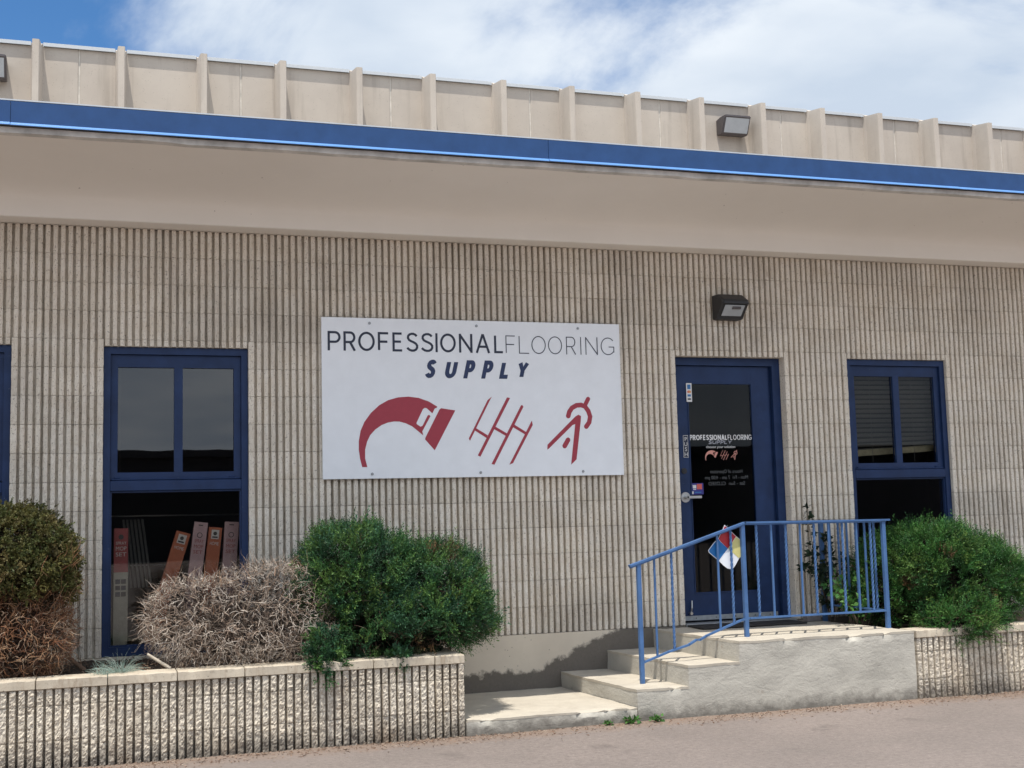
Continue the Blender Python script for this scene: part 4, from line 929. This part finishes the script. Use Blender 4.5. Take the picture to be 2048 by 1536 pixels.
def dead_bush():
    nr = np.random.default_rng(21); ells = [(.60, -.72, .79, .33, .43, .27), (1.04, -.72, .85, .36, .44, .29), (1.24, -.75, .72, .21, .42, .24), (.84, -.74, .74, .40, .46, .24)]
    t = thing('dead_bush', (.8, -.72, .49), 'leafless grey-brown dead bush in front of the window with cartons', 'bush', 'bushes in the planters')
    cols = [(.52, .45, .38), (.43, .36, .30), (.66, .59, .52), (.30, .215, .16), (.40, .31, .245), (.18, .13, .10), (.11, .08, .065), (.56, .50, .44), (.24, .175, .135)]
    P, D = ell_points(nr, ells, 6800, .78, 1.06, .53, .32); top = D[:, 2] > .1
    a = strands(nr, P[top], D[top]+nr.normal(size=(top.sum(), 3))*.75, (.04, .12), (.0012, .0025), 5, .46, .06, cols, .3)
    b = strands(nr, P[~top], D[~top]+nr.normal(size=((~top).sum(), 3))*.6, (.06, .16), (.0013, .0030), 6, .40, -.14, cols, .3)
    P2, D2 = ell_points(nr, ells, 2200, .40, .80, .52, .35, False); c = strands(nr, P2, nr.normal(size=P2.shape), (.08, .18), (.0018, .0034), 5, .4, 0, [(.075, .055, .045), (.045, .034, .028)], .3)  # inner twigs darkened in colour to paint the shaded interior
    P3, D3 = ell_points(nr, ells, 160, .97, 1.05, .85); d = strands(nr, P3, D3*.7+np.array([.2, 0, .8]), (.08, .16), (.002, .003), 6, .28, .12, [(.36, .22, .14), (.44, .32, .23)], .2)
    part_mesh('twigs', cat(a, b, c, d), 'twig', t); part_mesh('branches', limbs(nr, (.85, -.65, .5), ells, 120, .015, (.30, .24, .195)), 'twig', t)
    v, f = tube([(.27, -1.0, .62), (.335, -1.01, .575), (.41, -1.02, .525)], [.008, .010, .011], 8); o = obj('cut_stub', v, f, plain('cut_wood', (.50, .44, .36), .8), t)
dead_bush()
def left_bush():
    nr = np.random.default_rng(33); up = [(-.66, -.70, 1.16, .46, .44, .38), (-.40, -.72, 1.06, .23, .40, .36), (-1.1, -.7, 1.1, .4, .44, .4)]; lo = [(-.66, -.72, .78, .46, .46, .27), (-.40, -.74, .74, .235, .42, .24), (-1.1, -.7, .75, .4, .44, .3)]
    t = thing('browning_bush', (-.7, -.72, .49), 'bush with olive green crown and dead rust-brown underside at the left photo edge', 'bush', 'bushes in the planters')
    OL = [(.105, .100, .030), (.125, .115, .036), (.085, .088, .028), (.14, .115, .045), (.07, .085, .026)]
    P, D = ell_points(nr, up, 1700, .88, 1.04, .86); kz = P[:, 2] > np.array([1.02+.16*noise.noise(Vector(q*4)) for q in P]); P, D = P[kz], D[kz]; fo = sprays(nr, P, D, 15, (.022, .045), .016, .0045, OL, .25, .9, .15)
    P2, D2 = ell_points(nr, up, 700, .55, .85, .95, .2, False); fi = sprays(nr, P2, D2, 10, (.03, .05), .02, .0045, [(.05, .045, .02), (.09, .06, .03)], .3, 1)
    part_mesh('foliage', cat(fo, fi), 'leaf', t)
    RB = [(.36, .19, .10), (.28, .13, .07), (.44, .28, .17), (.20, .095, .055), (.48, .36, .26), (.15, .08, .055)]
    P, D = ell_points(nr, lo, 5200, .74, 1.0, .5); a = strands(nr, P, D+nr.normal(size=P.shape)*.6, (.05, .14), (.0014, .0028), 6, .42, -.02, RB, .3)
    P3, D3 = ell_points(nr, up, 1700, .74, 1.0, .80); k = P3[:, 2] < np.array([1.14+.2*noise.noise(Vector(q*3)) for q in P3]); b = strands(nr, P3[k], D3[k]*.6+np.array([.1, -.2, .7]), (.10, .22), (.0016, .003), 6, .22, .08, RB[:4], .3)
    P4, D4 = ell_points(nr, lo+up, 5200, .3, .85, .5, .2, False); c = strands(nr, P4, nr.normal(size=P4.shape), (.08, .16), (.002, .0035), 5, .4, 0, [(.06, .036, .026), (.10, .06, .042)], .3)  # dense inner fill, its dark colour painting the shade within the bush
    part_mesh('twigs', cat(a, b, c), 'twig', t); part_mesh('branches', limbs(nr, (-.65, -.65, .5), lo+up, 110, .016, (.20, .13, .09)), 'twig', t)
left_bush()
def leafy(name, label, stems, leaves, size, cols, seed, catg, group=None, base=None):
    nr = np.random.default_rng(seed); c = np.mean([s[0] for s in stems], 0); t = thing(name, tuple(c), label, catg, group)
    S = [tube(s, [.0045*(1-.6*i/(len(s)-1)) for i in range(len(s))], 5) for s in stems]; V, F = merge(*S); o = obj('stems', V, F, 'bark', t)
    Vs, Cs = [], []
    for s in stems:
        s = np.array([tuple(p) for p in s])
        for k in range(leaves):
            f = nr.uniform(.12, 1)*(len(s)-1); i = min(int(f), len(s)-2); p = s[i]+(s[i+1]-s[i])*(f-i)
            d = unit(nr.normal(size=3)*np.array([1, 1, .7])+np.array([0, -.35, .15])); w = unit(np.cross(d, nr.normal(size=3))); nn = np.cross(d, w); l = size*nr.uniform(.6, 1.25); b = l*.27
            p = p+d*.012; cc = np.array(cols)[nr.integers(len(cols))]*nr.uniform(.75, 1.3)
            Vs += [p, p+d*l*.35+w*b-nn*l*.05, p+d*l, p+d*l*.35-w*b-nn*l*.05]; Cs += [cc]*4
    V = np.array(Vs); part_mesh('leaves', (V, np.arange(len(V)).reshape(-1, 4), np.array(Cs)), 'leaf', t); return t
nr0 = np.random.default_rng(4)
def fanstems(b, n, h, sx, sy, seed):
    r_ = np.random.default_rng(seed); out = []
    for k in range(n):
        e = np.array([r_.uniform(-sx, sx), r_.uniform(-sy, sy), h*r_.uniform(.55, 1)]); o = np.array([r_.uniform(-.05, .05), r_.uniform(-.05, .05), 0])
        out.append([np.array(b)+o+e*f+np.array([0, 0, .05*math.sin(f*3.1)]) for f in (0, .3, .6, .85, 1)])
    return out
leafy('leafy_shrub', 'bright green broad-leaved shrub behind the railing at the landing corner', fanstems((5.74, -.52, .47), 36, .46, .28, .16, 5), 28, .056, [(.055, .16, .035), (.075, .20, .045), (.04, .12, .035), (.10, .23, .06)], 6, 'shrub')
leafy('dark_sapling', 'thin dark-leaved sapling climbing against the wall between door and right window', [[(5.72, -.16, .48), (5.66, -.13, .8), (5.60, -.12, 1.1), (5.58, -.10, 1.3), (5.57, -.10, 1.46)], [(5.74, -.16, .48), (5.78, -.14, .8), (5.75, -.12, 1.05), (5.70, -.12, 1.22)], [(5.70, -.15, .6), (5.60, -.2, .82), (5.50, -.22, .92), (5.42, -.2, .96)], [(5.74, -.16, .48), (5.86, -.16, .8), (5.88, -.14, 1.05)], [(5.70, -.15, .5), (5.68, -.16, .8), (5.70, -.15, 1.0), (5.73, -.13, 1.18)], [(5.72, -.15, .5), (5.64, -.17, .75), (5.58, -.16, .95), (5.56, -.14, 1.12)]], 70, .062, [(.020, .036, .020), (.028, .048, .026), (.016, .028, .02)], 7, 'sapling')
def grass_clump(b, n, ln, label, cols, seed, name, catg, group, droop=-.16, wid=(.0012, .002), spread=.8):
    nr = np.random.default_rng(seed); t = thing(name, b, label, catg, group); P = np.tile(np.array([b]), (n, 1))+nr.normal(size=(n, 3))*np.array([.02, .02, .003])
    D = unit(nr.normal(size=(n, 3))*np.array([spread, spread, .2])+np.array([0, 0, 1.0])); part_mesh('blades', strands(nr, P, D, ln, wid, 7, .10, droop, cols, .2), 'leaf', t)
BLU = [(.36, .47, .42), (.28, .40, .36), (.44, .54, .48)]
grass_clump((.105, -1.08, .50), 230, (.10, .20), 'larger pale blue-green grass tuft on the planter edge', BLU, 3, 'fescue_tuft', 'grass', 'blue grass tufts')
grass_clump((-.005, -1.13, .505), 130, (.06, .12), 'smaller pale blue-green grass tuft, left of the bigger one', BLU, 4, 'fescue_tuft', 'grass', 'blue grass tufts')
grass_clump((6.98, -1.0, .47), 120, (.12, .30), 'dry straw-coloured grass at the right photo edge above the planter', [(.42, .36, .26), (.5, .44, .34)], 8, 'dry_grass', 'grass', None, -.08)
def weed(x, y, s, label, seed):
    r_ = np.random.default_rng(seed); st = []
    for k in range(11):
        a = r_.uniform(0, 6.28); l = s*r_.uniform(.6, 1); st.append([np.array((x, y, -.005)), np.array((x+math.cos(a)*l*.35, y+math.sin(a)*l*.35*.7-.01, l*.45)), np.array((x+math.cos(a)*l*.9, y+math.sin(a)*l*.6-.015, l*.50))])
    leafy('weed', label, st, 4, s*.55, [(.06, .17, .035), (.09, .22, .05), (.045, .13, .03)], seed, 'weed', 'weeds at the slab foot')
weed(3.25, -1.275, .045, 'small green weed at the slab foot, leftmost of three', 1); weed(3.42, -1.285, .08, 'green rosette weed at the slab foot, middle of three', 2); weed(3.60, -1.285, .065, 'green weed below the bottom step, rightmost of three', 3)

# ------------------------------------------------------------------ litter along the wall foot, mulch in the beds
def litter(name, n, xr, yr, z, cols, seed, label, catg, size, skip=None):
    nr = np.random.default_rng(seed); x = nr.uniform(*xr, n); y = yr[1]-np.abs(nr.normal(size=n))*(yr[1]-yr[0])*.38
    P = np.stack([x, y, np.full(n, z)], 1); D = unit(nr.normal(size=(n, 3))*np.array([1, 1, .12])); V, Q, C = strands(nr, P, D, size, (.0012, .0040), 2, .25, 0, cols, .35)
    V[:, 2] = np.maximum(V[:, 2], z-.004); o = part_mesh(name, (V, Q, C), 'twig', None); o['kind'] = 'stuff'; tag(o, label, catg)
litter('dry_needles', 2600, (-1.2, 7.2), (-1.62, -1.25), .004, [(.20, .12, .08), (.30, .20, .14), (.14, .09, .065), (.40, .32, .25)], 51, 'dry needles and grit swept along the foot of the planters', 'litter', (.008, .03))
def mulch(name, x0, x1, z, seed, label):
    nr = np.random.default_rng(seed); n = 1500; P = np.stack([nr.uniform(x0, x1, n), nr.uniform(-1.03, -.05, n), np.full(n, z)], 1)
    o = part_mesh(name, strands(nr, P, unit(nr.normal(size=(n, 3))*np.array([1, 1, .25])), (.02, .06), (.002, .005), 2, .3, 0, [(.15, .09, .06), (.24, .15, .10), (.08, .05, .04), (.33, .24, .17)], .3), 'twig', None); o['kind'] = 'stuff'; tag(o, label, 'mulch')
mulch('wood_mulch', -1.2, 2.05, .505, 61, 'brown wood mulch and twigs in the left planter bed'); mulch('wood_mulch', 5.8, 8.3, .47, 62, 'brown wood mulch in the right planter bed')

# ------------------------------------------------------------------ across the lot (seen only mirrored in the panes)
opp = thing('opposite_building', (0, -46, 0), 'dark low building across the lot, mirrored in the window panes', 'building')
box('wall', -60, 50, -60, -44, 0, 4.2, 'opposite', opp); box('roof_edge', -60.3, 50.3, -60.3, -43.7, 4.2, 4.5, 'opposite', opp)
